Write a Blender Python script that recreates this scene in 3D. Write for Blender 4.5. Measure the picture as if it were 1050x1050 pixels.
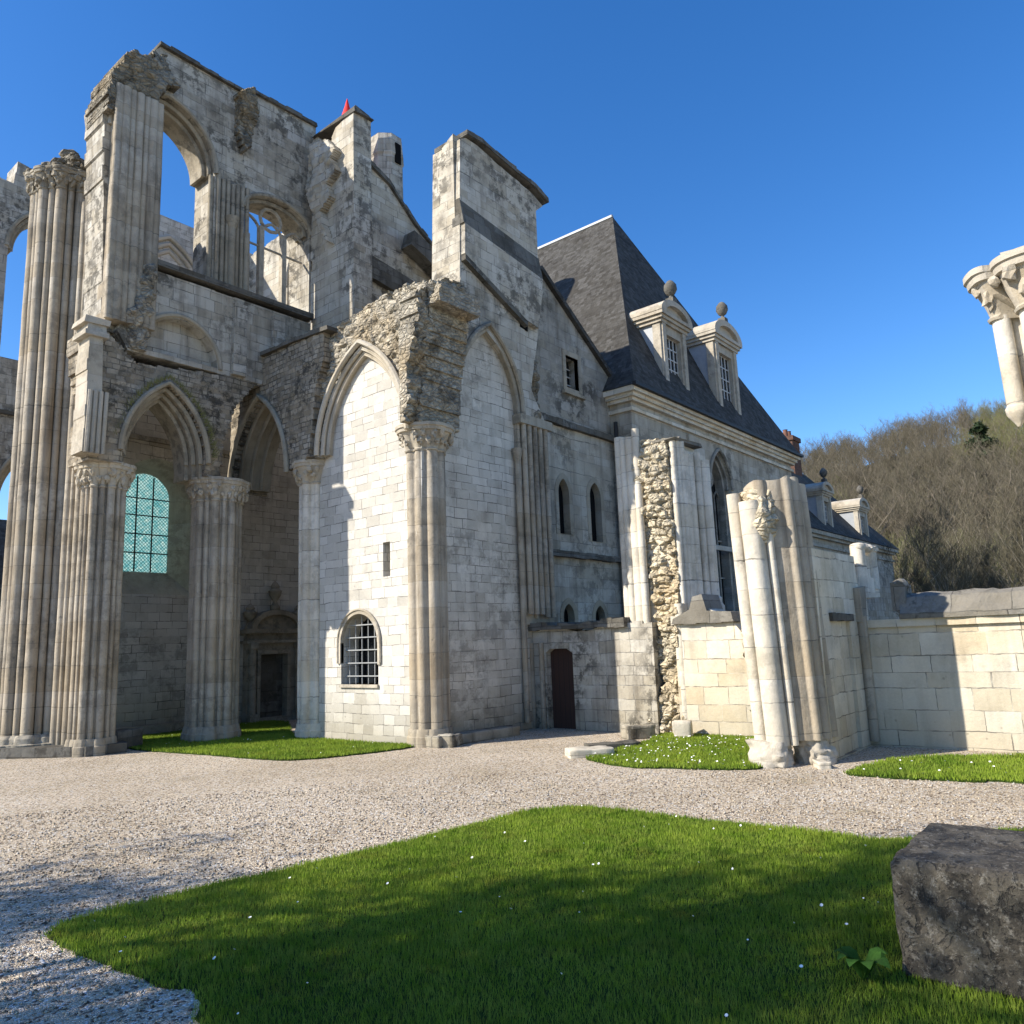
import bpy, math, random
import numpy as np
from mathutils import Vector, Matrix, noise
from mathutils.geometry import tessellate_polygon
random.seed(7); rng = np.random.default_rng(7)
R_ = math.radians
sc = bpy.context.scene
for o in list(bpy.data.objects): bpy.data.objects.remove(o)
COL = sc.collection

# ------------------------------------------------------------------ camera, sky, sun, exposure
# X and Y run along the walls of the church, Z is up; the camera stands at the origin
EYE = 2.3
FPX, PIT, ROL, YAW = 800.0, 0.16703, -0.03683, 0.69255
def _basis():
    cp, sp = math.cos(PIT), math.sin(PIT); cr, sr = math.cos(ROL), math.sin(ROL)
    fw = Vector((0, cp, sp)); up = Vector((0, -sp, cp)); rt = Vector((1, 0, 0))
    R = rt*cr + up*sr; U = -rt*sr + up*cr
    M = Matrix(((math.sin(YAW), math.cos(YAW), 0), (-math.cos(YAW), math.sin(YAW), 0), (0, 0, 1)))
    return M @ R, M @ U, M @ fw
CR, CU, CF = _basis()
cd = bpy.data.cameras.new('camera'); cam = bpy.data.objects.new('camera', cd); COL.objects.link(cam)
cd.sensor_width = 36; cd.lens = 36*FPX/1050; cd.clip_end = 3000; cd.clip_start = .05
m = Matrix((CR, CU, -CF)).transposed().to_4x4(); m.translation = (0, 0, EYE); cam.matrix_world = m
sc.camera = cam
SUN_DIR = Vector((1.0, -0.61, -0.82)).normalized()       # the way the light travels
SUN_EL = math.asin(-SUN_DIR.z)
w = bpy.data.worlds.new('World'); sc.world = w; w.use_nodes = True
nt = w.node_tree; bg = nt.nodes['Background']; sky = nt.nodes.new('ShaderNodeTexSky')
sky.sky_type = 'NISHITA'; sky.sun_disc = False; sky.sun_elevation = SUN_EL
sky.sun_rotation = math.atan2(-SUN_DIR.x, -SUN_DIR.y)
sky.altitude = 200; sky.air_density = 1.0; sky.dust_density = 0.3; sky.ozone_density = 2.5
hs_ = nt.nodes.new('ShaderNodeHueSaturation'); hs_.inputs['Saturation'].default_value = 1.33; hs_.inputs['Hue'].default_value = .508; hs_.inputs['Value'].default_value = 1.09
nt.links.new(sky.outputs[0], hs_.inputs['Color']); nt.links.new(hs_.outputs[0], bg.inputs[0]); bg.inputs[1].default_value = 0.125
sl = bpy.data.lights.new('sun', 'SUN'); sl.energy = 5.0; sl.angle = R_(0.53); sl.color = (1, .92, .80)
so = bpy.data.objects.new('sun', sl); COL.objects.link(so)
so.rotation_euler = (-SUN_DIR).to_track_quat('Z', 'Y').to_euler(); so.location = (-10, 10, 30)
vs = sc.view_settings; vs.view_transform = 'Standard'; vs.look = 'None'; vs.gamma = 1; vs.exposure = 0.75

# where a picture point lies on a wall plane / the ground (used to size things in metres)
def on(u, v, **k):
    d = CF + CR*((u-525)/FPX) - CU*((v-525)/FPX)
    (n, val), = k.items(); i = {'a': 0, 'b': 1, 'z': 2}[n]
    C = Vector((0, 0, EYE)); t = (val-C[i])/d[i]
    return C + d*t
def onb(b, *pts): return [(p.x, p.z) for p in (on(u, v, b=b) for u, v in pts)]
def ona(a, *pts): return [(p.y, p.z) for p in (on(u, v, a=a) for u, v in pts)]
def ong(*pts): return [(p.x, p.y) for p in (on(u, v, z=0) for u, v in pts)]

# ------------------------------------------------------------------ materials
def new_mat(name):
    m = bpy.data.materials.new(name); m.use_nodes = True
    return m, m.node_tree.nodes, m.node_tree.links, m.node_tree.nodes['Principled BSDF']
class G:
    def __init__(s, m): s.n = m.node_tree.nodes; s.l = m.node_tree.links
    def node(s, t, **k):
        x = s.n.new(t)
        for a, b in k.items(): setattr(x, a, b)
        return x
    def put(s, sock, v):
        if v is None: return
        if hasattr(v, 'is_output'): s.l.new(v, sock)
        else: sock.default_value = v
    def math(s, op, a, b=None, c=None):
        x = s.node('ShaderNodeMath', operation=op); s.put(x.inputs[0], a); s.put(x.inputs[1], b); s.put(x.inputs[2], c); return x.outputs[0]
    def mix(s, f, a, b, mode='MIX'):
        x = s.node('ShaderNodeMix', data_type='RGBA', blend_type=mode); s.put(x.inputs[0], f); s.put(x.inputs[6], a); s.put(x.inputs[7], b); return x.outputs[2]
    def noise(s, vec, scale, detail=4, rough=.55, dist=0):
        x = s.node('ShaderNodeTexNoise'); s.put(x.inputs['Vector'], vec); x.inputs['Scale'].default_value = scale
        x.inputs['Detail'].default_value = detail; x.inputs['Roughness'].default_value = rough; x.inputs['Distortion'].default_value = dist; return x.outputs[0]
    def ramp(s, f, a, b):
        x = s.node('ShaderNodeMapRange'); s.put(x.inputs[0], f); x.inputs[1].default_value = a; x.inputs[2].default_value = b; return x.outputs[0]
    def comb(s, x, y, z):
        c = s.node('ShaderNodeCombineXYZ'); s.put(c.inputs[0], x); s.put(c.inputs[1], y); s.put(c.inputs[2], z); return c.outputs[0]
    def vor(s, vec, scale, feat='F1', rnd=1):
        x = s.node('ShaderNodeTexVoronoi', feature=feat); s.put(x.inputs['Vector'], vec); x.inputs['Scale'].default_value = scale; x.inputs['Randomness'].default_value = rnd; return x
def c4(c, k=1): return (c[0]*k, c[1]*k, c[2]*k, 1)
def stone(name, base, course=.3, block=.62, joint=.010, vary=.22, stain=.5, streak=.35, lichen=.3, lich_scale=.9, bump=.5, warm=.3, base_damp=0, jcol=.5, pits=.35, rough_bump=1.0, hue2=None):
    m, n, l, bs = new_mat(name); g = G(m)
    geo = g.node('ShaderNodeNewGeometry'); P = geo.outputs['Position']
    sp = g.node('ShaderNodeSeparateXYZ'); g.put(sp.inputs[0], P)
    sn = g.node('ShaderNodeSeparateXYZ'); g.put(sn.inputs[0], geo.outputs['Normal'])
    fx = g.math('GREATER_THAN', g.math('ABSOLUTE', sn.outputs[0]), g.math('ABSOLUTE', sn.outputs[1]))
    mx = g.node('ShaderNodeMix', data_type='FLOAT'); g.put(mx.inputs[0], fx); g.put(mx.inputs[2], sp.outputs[0]); g.put(mx.inputs[3], sp.outputs[1])
    # courses of uneven height, slightly wavy joints
    wz = g.node('ShaderNodeTexNoise', noise_dimensions='1D'); g.put(wz.inputs['W'], g.math('MULTIPLY', sp.outputs[2], .9)); wz.inputs['Scale'].default_value = 1; wz.inputs['Detail'].default_value = 1
    wv = g.noise(P, .9, 2); wv2 = g.noise(P, 9, 2)
    z = g.math('ADD', sp.outputs[2], g.math('MULTIPLY', wz.outputs[0], course*1.4))
    z = g.math('ADD', z, g.math('MULTIPLY', wv, .09)); z = g.math('ADD', z, g.math('MULTIPLY', wv2, .022))
    u = g.math('ADD', mx.outputs[0], g.math('MULTIPLY', wv2, .03))
    row = g.math('FLOOR', g.math('DIVIDE', z, course))
    wn = g.node('ShaderNodeTexWhiteNoise', noise_dimensions='1D'); g.put(wn.inputs['W'], row)
    u = g.math('ADD', u, g.math('MULTIPLY', wn.outputs[0], block*3))
    u = g.math('MULTIPLY', u, g.math('MULTIPLY_ADD', wn.outputs[0], .7, .7))
    br = g.node('ShaderNodeTexBrick'); g.put(br.inputs['Vector'], g.comb(u, z, 0.0))
    br.inputs['Scale'].default_value = 1; br.inputs['Brick Width'].default_value = block; br.inputs['Row Height'].default_value = course
    br.inputs['Mortar Size'].default_value = joint; br.inputs['Mortar Smooth'].default_value = .25; br.inputs['Bias'].default_value = 0
    br.offset = .5
    h2 = hue2 or (base[0]*1.0, base[1]*.95, base[2]*.86)
    br.inputs['Color1'].default_value = c4(base, 1+vary*.5); br.inputs['Color2'].default_value = c4(h2, 1-vary); br.inputs['Mortar'].default_value = c4(base, jcol)
    # joints partly filled: broken up by noise
    jm = g.math('MULTIPLY', br.outputs['Fac'], g.ramp(g.noise(P, 2.6, 3), .36, .60))
    col = g.mix(br.outputs['Fac'], br.outputs['Color'], c4(base, .95)); col = g.mix(jm, col, c4(base, jcol*.8))
    big = g.noise(P, .45, 5, .6)
    col = g.mix(g.math('MULTIPLY', g.ramp(big, .42, .72), warm), col, g.mix(1, col, (1.0, .84, .62, 1), 'MULTIPLY'))
    big2 = g.noise(g.comb(sp.outputs[1], sp.outputs[2], sp.outputs[0]), 1.1, 6, .65)
    col = g.mix(g.math('MULTIPLY', g.ramp(big2, .46, .70), stain), col, g.mix(1, col, (.56, .55, .54, 1), 'MULTIPLY'))
    sv = g.comb(g.math('MULTIPLY', sp.outputs[0], 3.2), g.math('MULTIPLY', sp.outputs[1], 3.2), g.math('MULTIPLY', sp.outputs[2], .22))
    st = g.noise(sv, 1, 5, .6)
    col = g.mix(g.math('MULTIPLY', g.ramp(st, .50, .72), streak), col, g.mix(1, col, (.50, .48, .46, 1), 'MULTIPLY'))
    li = g.noise(P, lich_scale*3.1, 8, .72); li2 = g.noise(P, lich_scale*.6, 3, .5)
    lm = g.math('MULTIPLY', g.ramp(li, .475, .56), g.ramp(li2, .43, .58))
    col = g.mix(g.math('MULTIPLY', lm, min(1, lichen*.9)), col, (.060, .056, .048, 1))
    fine = g.noise(P, 26, 6, .7)
    col = g.mix(.35, col, g.mix(1, col, g.mix(fine, (.62, .62, .62, 1), (1.38, 1.37, 1.35, 1)), 'MULTIPLY'))
    vp = g.vor(P, 3.1); pm = g.math('MULTIPLY', g.ramp(vp.outputs['Distance'], .10, .05), pits)
    col = g.mix(pm, col, c4(base, .22))
    if base_damp:
        dz = g.math('ADD', sp.outputs[2], g.math('MULTIPLY', big2, 1.6))
        dm = g.ramp(dz, 2.1, .9); col = g.mix(g.math('MULTIPLY', dm, base_damp), col, g.mix(1, col, (.50, .46, .36, 1), 'MULTIPLY'))
    g.put(bs.inputs['Base Color'], col); bs.inputs['Roughness'].default_value = .92; bs.inputs['Specular IOR Level'].default_value = .15
    h = g.math('ADD', g.math('MULTIPLY', jm, -.9), g.math('MULTIPLY', g.noise(P, 7, 7, .68), .9*rough_bump)); h = g.math('ADD', h, g.math('MULTIPLY', fine, .25*rough_bump))
    h = g.math('SUBTRACT', h, g.math('MULTIPLY', pm, .8))
    bp = g.node('ShaderNodeBump'); bp.inputs['Strength'].default_value = bump; bp.inputs['Distance'].default_value = .035; g.put(bp.inputs['Height'], h); g.put(bs.inputs['Normal'], bp.outputs[0])
    return m
def rubble_mat(name, base, scale=5.5, lichen=.5, bump=1.0, warm=.3):
    m, n, l, bs = new_mat(name); g = G(m)
    geo = g.node('ShaderNodeNewGeometry'); P = geo.outputs['Position']
    wob = g.noise(P, 3, 3)
    vadd = g.node('ShaderNodeVectorMath', operation='MULTIPLY_ADD'); g.put(vadd.inputs[0], wob); vadd.inputs[1].default_value = (.25, .25, .25); g.put(vadd.inputs[2], P)
    sq = g.node('ShaderNodeVectorMath', operation='MULTIPLY'); g.put(sq.inputs[0], vadd.outputs[0]); sq.inputs[1].default_value = (1, 1, 1.7)
    ve = g.vor(sq.outputs[0], scale, 'DISTANCE_TO_EDGE'); vc = g.vor(sq.outputs[0], scale)
    sep = g.node('ShaderNodeSeparateXYZ'); g.put(sep.inputs[0], vc.outputs['Color'])
    col = g.mix(sep.outputs[0], c4(base, .72), c4(base, 1.22))
    edge = g.ramp(ve.outputs['Distance'], .10, .02)
    col = g.mix(g.math('MULTIPLY', edge, .5), col, c4(base, .45))
    li = g.noise(P, 2.3, 8, .72); li2 = g.noise(P, .55, 3)
    lm = g.math('MULTIPLY', g.ramp(li, .46, .60), g.ramp(li2, .40, .58))
    col = g.mix(g.math('MULTIPLY', lm, lichen), col, (.05, .047, .042, 1))
    col = g.mix(g.math('MULTIPLY', g.ramp(g.noise(P, .8, 3), .45, .65), warm), col, g.mix(1, col, (1, .82, .56, 1), 'MULTIPLY'))
    fine = g.noise(P, 22, 6, .7)
    col = g.mix(.5, col, g.mix(1, col, g.mix(fine, (.5, .5, .5, 1), (1.5, 1.5, 1.5, 1)), 'MULTIPLY'))
    g.put(bs.inputs['Base Color'], col); bs.inputs['Roughness'].default_value = .95; bs.inputs['Specular IOR Level'].default_value = .1
    h = g.math('ADD', g.math('MULTIPLY', g.ramp(ve.outputs['Distance'], 0, .25), 1.0), g.math('MULTIPLY', fine, .5))
    h = g.math('ADD', h, g.math('MULTIPLY', g.noise(P, 6, 5, .7), .8))
    bp = g.node('ShaderNodeBump'); bp.inputs['Strength'].default_value = bump; bp.inputs['Distance'].default_value = .045; g.put(bp.inputs['Height'], h); g.put(bs.inputs['Normal'], bp.outputs[0])
    return m
def plain(name, col, rough=.6, spec=.3, nscale=6, nvar=.35, bump=.2, metal=0):
    m, n, l, bs = new_mat(name); g = G(m)
    tc = g.node('ShaderNodeNewGeometry').outputs['Position']; f = g.noise(tc, nscale, 6, .65)
    g.put(bs.inputs['Base Color'], g.mix(f, c4(col, 1-nvar), c4(col, 1+nvar))); bs.inputs['Roughness'].default_value = rough; bs.inputs['Specular IOR Level'].default_value = spec; bs.inputs['Metallic'].default_value = metal
    if bump:
        bp = g.node('ShaderNodeBump'); bp.inputs['Strength'].default_value = bump; bp.inputs['Distance'].default_value = .02; g.put(bp.inputs['Height'], f); g.put(bs.inputs['Normal'], bp.outputs[0])
    return m
M = {}
M['white'] = stone('white limestone blocking', (.57, .55, .50), .235, .50, .010, .09, .16, .12, .14, .8, .40, .10, .55, .42, .35, 1, (.47, .45, .40))
M['shadewhite'] = stone('weathered shade-side white blocking', (.56, .535, .475), .24, .50, .010, .10, .50, .45, .40, .8, .5, .25, .75, .35, .35, 1, (.50, .47, .405))  # copy of the white blocking, shade put into a greyer, more stained colour
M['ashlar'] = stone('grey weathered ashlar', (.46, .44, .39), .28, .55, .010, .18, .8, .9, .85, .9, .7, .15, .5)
M['lit_ashlar'] = stone('sunlit ashlar of the buttresses', (.50, .475, .415), .28, .55, .010, .16, .65, .65, .8, .9, .6, .2, .2)  # paler copy of the ashlar, sunlight put into its colour
M['warm'] = stone('warm boundary ashlar', (.62, .585, .50), .36, .78, .010, .14, .45, .35, .2, .7, .5, .6, .45, .45)
M['pier'] = stone('pier drums', (.41, .375, .315), .52, 60, .006, .14, .7, 1.0, .38, .9, .6, .45, .45, .5, .35)  # darkened by weathering and by the shade these piers stand in
M['litpier'] = stone('sunlit pier drums', (.62, .59, .52), .50, 60, .008, .12, .45, .5, .25, .9, .5, .3, .35, .5, .3)  # same drum stone for sunlit piers, the light put into a brighter colour
M['mould'] = stone('carved limestone', (.35, .325, .27), .9, 60, .004, .1, .7, .5, .5, 1.1, .7, .35, 0, .6, .2)
M['palemould'] = stone('pale carved limestone', (.46, .43, .37), .9, 60, .004, .1, .5, .35, .35, 1.1, .6, .3, 0, .6, .2)
M['dark'] = stone('black lichened stone', (.15, .145, .13), .33, .6, .01, .3, .7, .5, .9, 1.6, .9, .1, 0, .6, .4)
M['coping'] = stone('lichened coping stone', (.225, .215, .19), .6, 1.1, .008, .2, .7, .1, .7, 1.8, .9, .1, 0, .5, .5)
M['plaster'] = stone('grey rendered stone', (.33, .318, .285), .30, .62, .008, .12, .9, .7, .9, .7, .6, .1, 0, .7, .25)
M['facade'] = stone('grey facade ashlar', (.42, .395, .34), .38, .9, .008, .12, .65, .7, .55, .8, .5, .2, .1, .5, .3)
M['rubble'] = rubble_mat('grey rubble core', (.40, .365, .295), 5.6, .75, .9, .5)
M['darkrubble'] = rubble_mat('dark rubble core', (.27, .245, .195), 5.2, .8, .9, .5)
M['paleruble'] = rubble_mat('pale rubble core', (.55, .485, .36), 5.2, .25, .9, .45)
def block_mat():
    m, n, l, bs = new_mat('pitted dark block'); g = G(m); P = g.node('ShaderNodeNewGeometry').outputs['Position']
    a = g.noise(P, 5, 9, .75); b = g.noise(P, 2.2, 5, .6); c = g.noise(P, 17, 8, .8); v = g.vor(P, 13); v2 = g.vor(P, 31)
    col = g.mix(g.ramp(a, .38, .62), (.022, .019, .015, 1), (.105, .088, .064, 1)); col = g.mix(g.math('MULTIPLY', g.ramp(b, .48, .64), .7), col, (.20, .175, .13, 1))
    col = g.mix(g.math('MULTIPLY', g.ramp(c, .53, .62), .75), col, (.30, .28, .235, 1)); pit = g.math('MAXIMUM', g.math('MULTIPLY', g.ramp(g.noise(P, 9, 5, .6, 1.2), .44, .36), g.ramp(b, .40, .52)), g.math('MULTIPLY', g.ramp(g.noise(P, 24, 4, .6, .8), .42, .36), .8))
    col = g.mix(g.math('MULTIPLY', pit, .8), col, (.012, .010, .008, 1)); g.put(bs.inputs['Base Color'], col); bs.inputs['Roughness'].default_value = .95
    h = g.math('SUBTRACT', g.math('ADD', g.math('MULTIPLY', a, 1.6), g.math('MULTIPLY', c, .8)), g.math('MULTIPLY', pit, .9))
    bp = g.node('ShaderNodeBump'); bp.inputs['Strength'].default_value = 1; bp.inputs['Distance'].default_value = .05; g.put(bp.inputs['Height'], h); g.put(bs.inputs['Normal'], bp.outputs[0]); return m
M['block'] = block_mat()
M['small'] = stone('small rough masonry', (.37, .335, .275), .14, .25, .014, .3, .8, .6, 1.0, 1.0, .9, .4, .3, .45, .6, 1.6)
M['slate'] = stone('roof slate', (.078, .076, .071), .14, .20, .006, .4, .8, .5, .4, 1.2, .6, .0, 0, .45, .1, .5)
M['slate'].node_tree.nodes['Principled BSDF'].inputs['Roughness'].default_value = .85
M['slate'].node_tree.nodes['Principled BSDF'].inputs['Specular IOR Level'].default_value = .12
M['zinc'] = plain('lead flashing', (.30, .32, .34), .5, .4, 5, .25, .1)
M['glass'] = plain('dark window glass', (.012, .014, .016), .12, .3, 1, .2, 0)
M['iron'] = plain('black iron', (.025, .024, .023), .6, .3, 12, .3)
M['greyiron'] = plain('grey painted iron', (.30, .31, .31), .5, .4, 12, .2)
M['sash'] = plain('grey white sash paint', (.48, .48, .46), .6, .3, 8, .15)
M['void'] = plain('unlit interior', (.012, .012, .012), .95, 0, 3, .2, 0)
M['red'] = plain('red cloth', (.62, .035, .03), .7, .2, 4, .15, .1)
M['brick'] = stone('red chimney brick', (.135, .078, .06), .075, .22, .008, .3, .4, .2, .3, 1.2, .4, .1, 0, 1.2, .1)
M['pot'] = plain('terracotta', (.17, .085, .06), .8, .2, 6, .25)

def door_mat():
    m, n, l, bs = new_mat('dark red plank door'); g = G(m)
    P = g.node('ShaderNodeNewGeometry').outputs['Position']; sp = g.node('ShaderNodeSeparateXYZ'); g.put(sp.inputs[0], P)
    pl = g.math('FRACT', g.math('MULTIPLY', sp.outputs[1], 6.0)); e = g.ramp(g.math('ABSOLUTE', g.math('SUBTRACT', pl, .5)), .44, .49)
    f = g.noise(g.comb(g.math('MULTIPLY', sp.outputs[0], 12), g.math('MULTIPLY', sp.outputs[1], 30), g.math('MULTIPLY', sp.outputs[2], 1.5)), 1, 5)
    col = g.mix(f, (.018, .008, .006, 1), (.050, .020, .013, 1)); g.put(bs.inputs['Base Color'], g.mix(e, col, (.005, .004, .004, 1))); bs.inputs['Roughness'].default_value = .7
    return m
M['door'] = door_mat()
def leaded_mat():
    m, n, l, bs = new_mat('turquoise leaded glass'); g = G(m)
    P = g.node('ShaderNodeNewGeometry').outputs['Position']; sp = g.node('ShaderNodeSeparateXYZ'); g.put(sp.inputs[0], P)
    a = g.math('FRACT', g.math('MULTIPLY', g.math('ADD', sp.outputs[0], sp.outputs[2]), 9)); b = g.math('FRACT', g.math('MULTIPLY', g.math('SUBTRACT', sp.outputs[0], sp.outputs[2]), 9))
    e = g.math('MAXIMUM', g.ramp(g.math('ABSOLUTE', g.math('SUBTRACT', a, .5)), .36, .44), g.ramp(g.math('ABSOLUTE', g.math('SUBTRACT', b, .5)), .36, .44))
    v = g.vor(P, 16); s2 = g.node('ShaderNodeSeparateXYZ'); g.put(s2.inputs[0], v.outputs['Color'])
    col = g.mix(s2.outputs[0], (.34, .66, .70, 1), (.85, .97, .95, 1)); col = g.mix(e, col, (.06, .20, .22, 1))
    # daylight from the far side comes through the panes
    tr = g.node('ShaderNodeBsdfTranslucent'); g.put(tr.inputs[0], col); gl = g.node('ShaderNodeBsdfTransparent'); g.put(gl.inputs[0], col)
    ms = g.node('ShaderNodeMixShader'); ms.inputs[0].default_value = .62; g.put(ms.inputs[1], gl.outputs[0]); g.put(ms.inputs[2], tr.outputs[0])
    out = [x for x in n if x.type == 'OUTPUT_MATERIAL'][0]; l.new(ms.outputs[0], out.inputs[0])
    return m
M['leaded'] = leaded_mat()
def gravel_mat():
    m, n, l, bs = new_mat('pale flint gravel'); g = G(m)
    P = g.node('ShaderNodeNewGeometry').outputs['Position']
    v = g.vor(P, 40); ve = g.vor(P, 40, 'DISTANCE_TO_EDGE'); s = g.node('ShaderNodeSeparateXYZ'); g.put(s.inputs[0], v.outputs['Color'])
    col = g.mix(s.outputs[0], (.52, .415, .295, 1), (.86, .745, .57, 1)); col = g.mix(g.math('GREATER_THAN', s.outputs[1], .86), col, (.80, .78, .73, 1)); col = g.mix(g.math('GREATER_THAN', s.outputs[2], .88), col, (.17, .13, .10, 1))
    col = g.mix(g.math('MULTIPLY', g.ramp(ve.outputs['Distance'], .14, .0), .6), col, (.17, .135, .095, 1))
    b = g.noise(P, .33, 6, .65); col = g.mix(g.math('MULTIPLY', g.ramp(b, .42, .66), .5), col, g.mix(1, col, (.62, .58, .50, 1), 'MULTIPLY'))
    b2 = g.noise(P, 1.3, 6, .7); col = g.mix(g.math('MULTIPLY', g.ramp(b2, .60, .72), .25), col, (.14, .15, .06, 1))
    g.put(bs.inputs['Base Color'], col); bs.inputs['Roughness'].default_value = .9; bs.inputs['Specular IOR Level'].default_value = .2
    h = g.math('ADD', g.ramp(ve.outputs['Distance'], 0, .3), g.math('MULTIPLY', s.outputs[0], .7))
    bp = g.node('ShaderNodeBump'); bp.inputs['Strength'].default_value = .7; bp.inputs['Distance'].default_value = .022; g.put(bp.inputs['Height'], h); g.put(bs.inputs['Normal'], bp.outputs[0])
    return m
M['gravel'] = gravel_mat()
def grass_mat(name, lo, hi, tip):
    m, n, l, bs = new_mat(name); g = G(m)
    P = g.node('ShaderNodeNewGeometry').outputs['Position']
    f = g.noise(P, .7, 6, .7); f2 = g.noise(P, 7, 4, .7); f3 = g.noise(P, 60, 2)
    col = g.mix(g.ramp(f, .38, .62), lo, hi); col = g.mix(g.math('MULTIPLY', g.ramp(f2, .4, .75), .5), col, tip)
    f4 = g.noise(P, 1.9, 6, .75); col = g.mix(g.math('MULTIPLY', g.ramp(f4, .54, .68), .55), col, (lo[0]*1.6, lo[1]*.85, lo[2]*1.6, 1))
    col = g.mix(.55, col, g.mix(1, col, g.mix(f3, (.3, .3, .3, 1), (1.7, 1.7, 1.7, 1)), 'MULTIPLY'))
    g.put(bs.inputs['Base Color'], col); bs.inputs['Roughness'].default_value = .75; bs.inputs['Specular IOR Level'].default_value = .12
    tr = g.node('ShaderNodeBsdfTranslucent'); g.put(tr.inputs[0], col); ms = g.node('ShaderNodeMixShader'); ms.inputs[0].default_value = .35
    out = [x for x in n if x.type == 'OUTPUT_MATERIAL'][0]; g.put(ms.inputs[1], bs.outputs[0]); g.put(ms.inputs[2], tr.outputs[0]); l.new(ms.outputs[0], out.inputs[0])
    return m
M['grass'] = grass_mat('lawn grass', (.12, .215, .018, 1), (.25, .35, .035, 1), (.38, .41, .10, 1))
M['turf'] = grass_mat('turf under the blades', (.032, .06, .010, 1), (.05, .085, .012, 1), (.06, .09, .018, 1))
M['daisy'] = plain('daisy petals', (.80, .80, .76), .7, .2, 5, .05, 0)
M['weed'] = grass_mat('broad weed leaf', (.05, .13, .02, 1), (.08, .18, .03, 1), (.1, .2, .04, 1))
M['hill'] = grass_mat('leaf litter hillside', (.06, .052, .030, 1), (.09, .075, .042, 1), (.07, .075, .03, 1))
M['bark'] = plain('grey bark', (.17, .145, .11), .9, .1, 9, .45, .6)
M['palebark'] = plain('pale ash bark', (.24, .215, .165), .9, .1, 7, .35, .5)
M['twig'] = plain('bare brown twigs', (.100, .090, .060), .9, .1, .12, .55, 0)
M['twiggreen'] = plain('budding twigs', (.15, .155, .06), .9, .1, .35, .4, 0)
M['ivy'] = plain('evergreen leaves', (.022, .036, .013), .7, .2, 1.2, .5, 0)

# ------------------------------------------------------------------ mesh helpers
class MB:
    def __init__(s): s.v = []; s.f = []
    def add(s, vs, fs):
        k = len(s.v); s.v += [tuple(p) for p in vs]; s.f += [tuple(i+k for i in f) for f in fs]; return s
    def box(s, x0, x1, y0, y1, z0, z1, j=0):
        J = lambda: random.uniform(-j, j)
        P = [(x+J(), y+J(), z+J()) for z in (z0, z1) for x, y in ((x0, y0), (x1, y0), (x1, y1), (x0, y1))]
        return s.add(P, [(3, 2, 1, 0), (4, 5, 6, 7), (0, 1, 5, 4), (1, 2, 6, 5), (2, 3, 7, 6), (3, 0, 4, 7)])
    def slab(s, ax, poly, d0, d1, holes=()):
        """outline (and holes) in a wall plane, given thickness from d0 (front) to d1 (back)"""
        def A(p): return sum(p[i][0]*p[(i+1) % len(p)][1]-p[(i+1) % len(p)][0]*p[i][1] for i in range(len(p)))
        poly = list(poly) if A(poly) > 0 else list(poly)[::-1]
        loops = [poly] + [list(h) if A(h) < 0 else list(h)[::-1] for h in holes]
        tri = tessellate_polygon([[Vector((p[0], p[1], 0)) for p in L] for L in loops])
        flat = [p for L in loops for p in L]; N = len(flat)
        T = (lambda p, d: (p[0], d, p[1])) if ax == 'b' else (lambda p, d: (d, p[0], p[1])) if ax == 'a' else (lambda p, d: (p[0], p[1], d))
        V = [T(p, d0) for p in flat] + [T(p, d1) for p in flat]
        F = []
        for t in tri:
            a, b, c = [flat[i] for i in t]
            if (b[0]-a[0])*(c[1]-a[1])-(b[1]-a[1])*(c[0]-a[0]) < 0: t = t[::-1]
            F.append(tuple(t)); F.append(tuple(i+N for i in t[::-1]))
        k = 0
        for L in loops:
            for i in range(len(L)):
                j = (i+1) % len(L); F.append((k+j, k+i, k+i+N, k+j+N))
            k += len(L)
        flip = (ax == 'b') != (d1 < d0) if ax == 'b' else (ax == 'z') == (d1 > d0) if ax == 'z' else d1 > d0
        # a-plane: (b,z) seen from -a is mirrored
        if ax == 'b': flip = d1 < d0
        if ax == 'a': flip = d1 > d0
        if ax == 'z': flip = d1 > d0
        if flip: F = [f[::-1] for f in F]
        return s.add(V, F)
    def tube(s, path, r, n=8, cap=True, r1=None, closed=False):
        P = [Vector(p) for p in path]; V = []; F = []; L = len(P)
        t0 = (P[1]-P[0]).normalized(); ref = Vector((0, 0, 1)) if abs(t0.z) < .9 else Vector((1, 0, 0))
        x = (ref - t0*ref.dot(t0)).normalized()
        for i, p in enumerate(P):
            t = (P[min(i+1, L-1)]-P[max(i-1, 0)])
            if t.length < 1e-9: t = t0
            t.normalize(); x = (x - t*x.dot(t)).normalized(); y = t.cross(x)
            rr = r if r1 is None else r+(r1-r)*i/(L-1)
            for k in range(n):
                a = 2*math.pi*k/n; V.append(p+(x*math.cos(a)+y*math.sin(a))*rr)
        for i in range(L-1):
            for k in range(n): F.append((i*n+k, i*n+(k+1) % n, (i+1)*n+(k+1) % n, (i+1)*n+k))
        if cap: F.append(tuple(range(n))[::-1]); F.append(tuple((L-1)*n+k for k in range(n)))
        return s.add(V, F)
    def loft(s, rings, cap=True):
        n = len(rings[0]); V = [p for r in rings for p in r]; F = []
        for i in range(len(rings)-1):
            for k in range(n): F.append((i*n+k, i*n+(k+1) % n, (i+1)*n+(k+1) % n, (i+1)*n+k))
        if cap:
            for i, rev in ((0, True), (len(rings)-1, False)):
                c = sum((Vector(p) for p in rings[i]), Vector())/n; V.append(tuple(c)); ci = len(V)-1
                for k in range(n):
                    f = (i*n+k, i*n+(k+1) % n, ci); F.append(f[::-1] if rev else f)
        return s.add(V, F)
    def lathe(s, c, prof, n=16):
        return s.loft([[(c[0]+r*math.cos(2*math.pi*k/n), c[1]+r*math.sin(2*math.pi*k/n), z) for k in range(n)] for r, z in prof])
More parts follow.
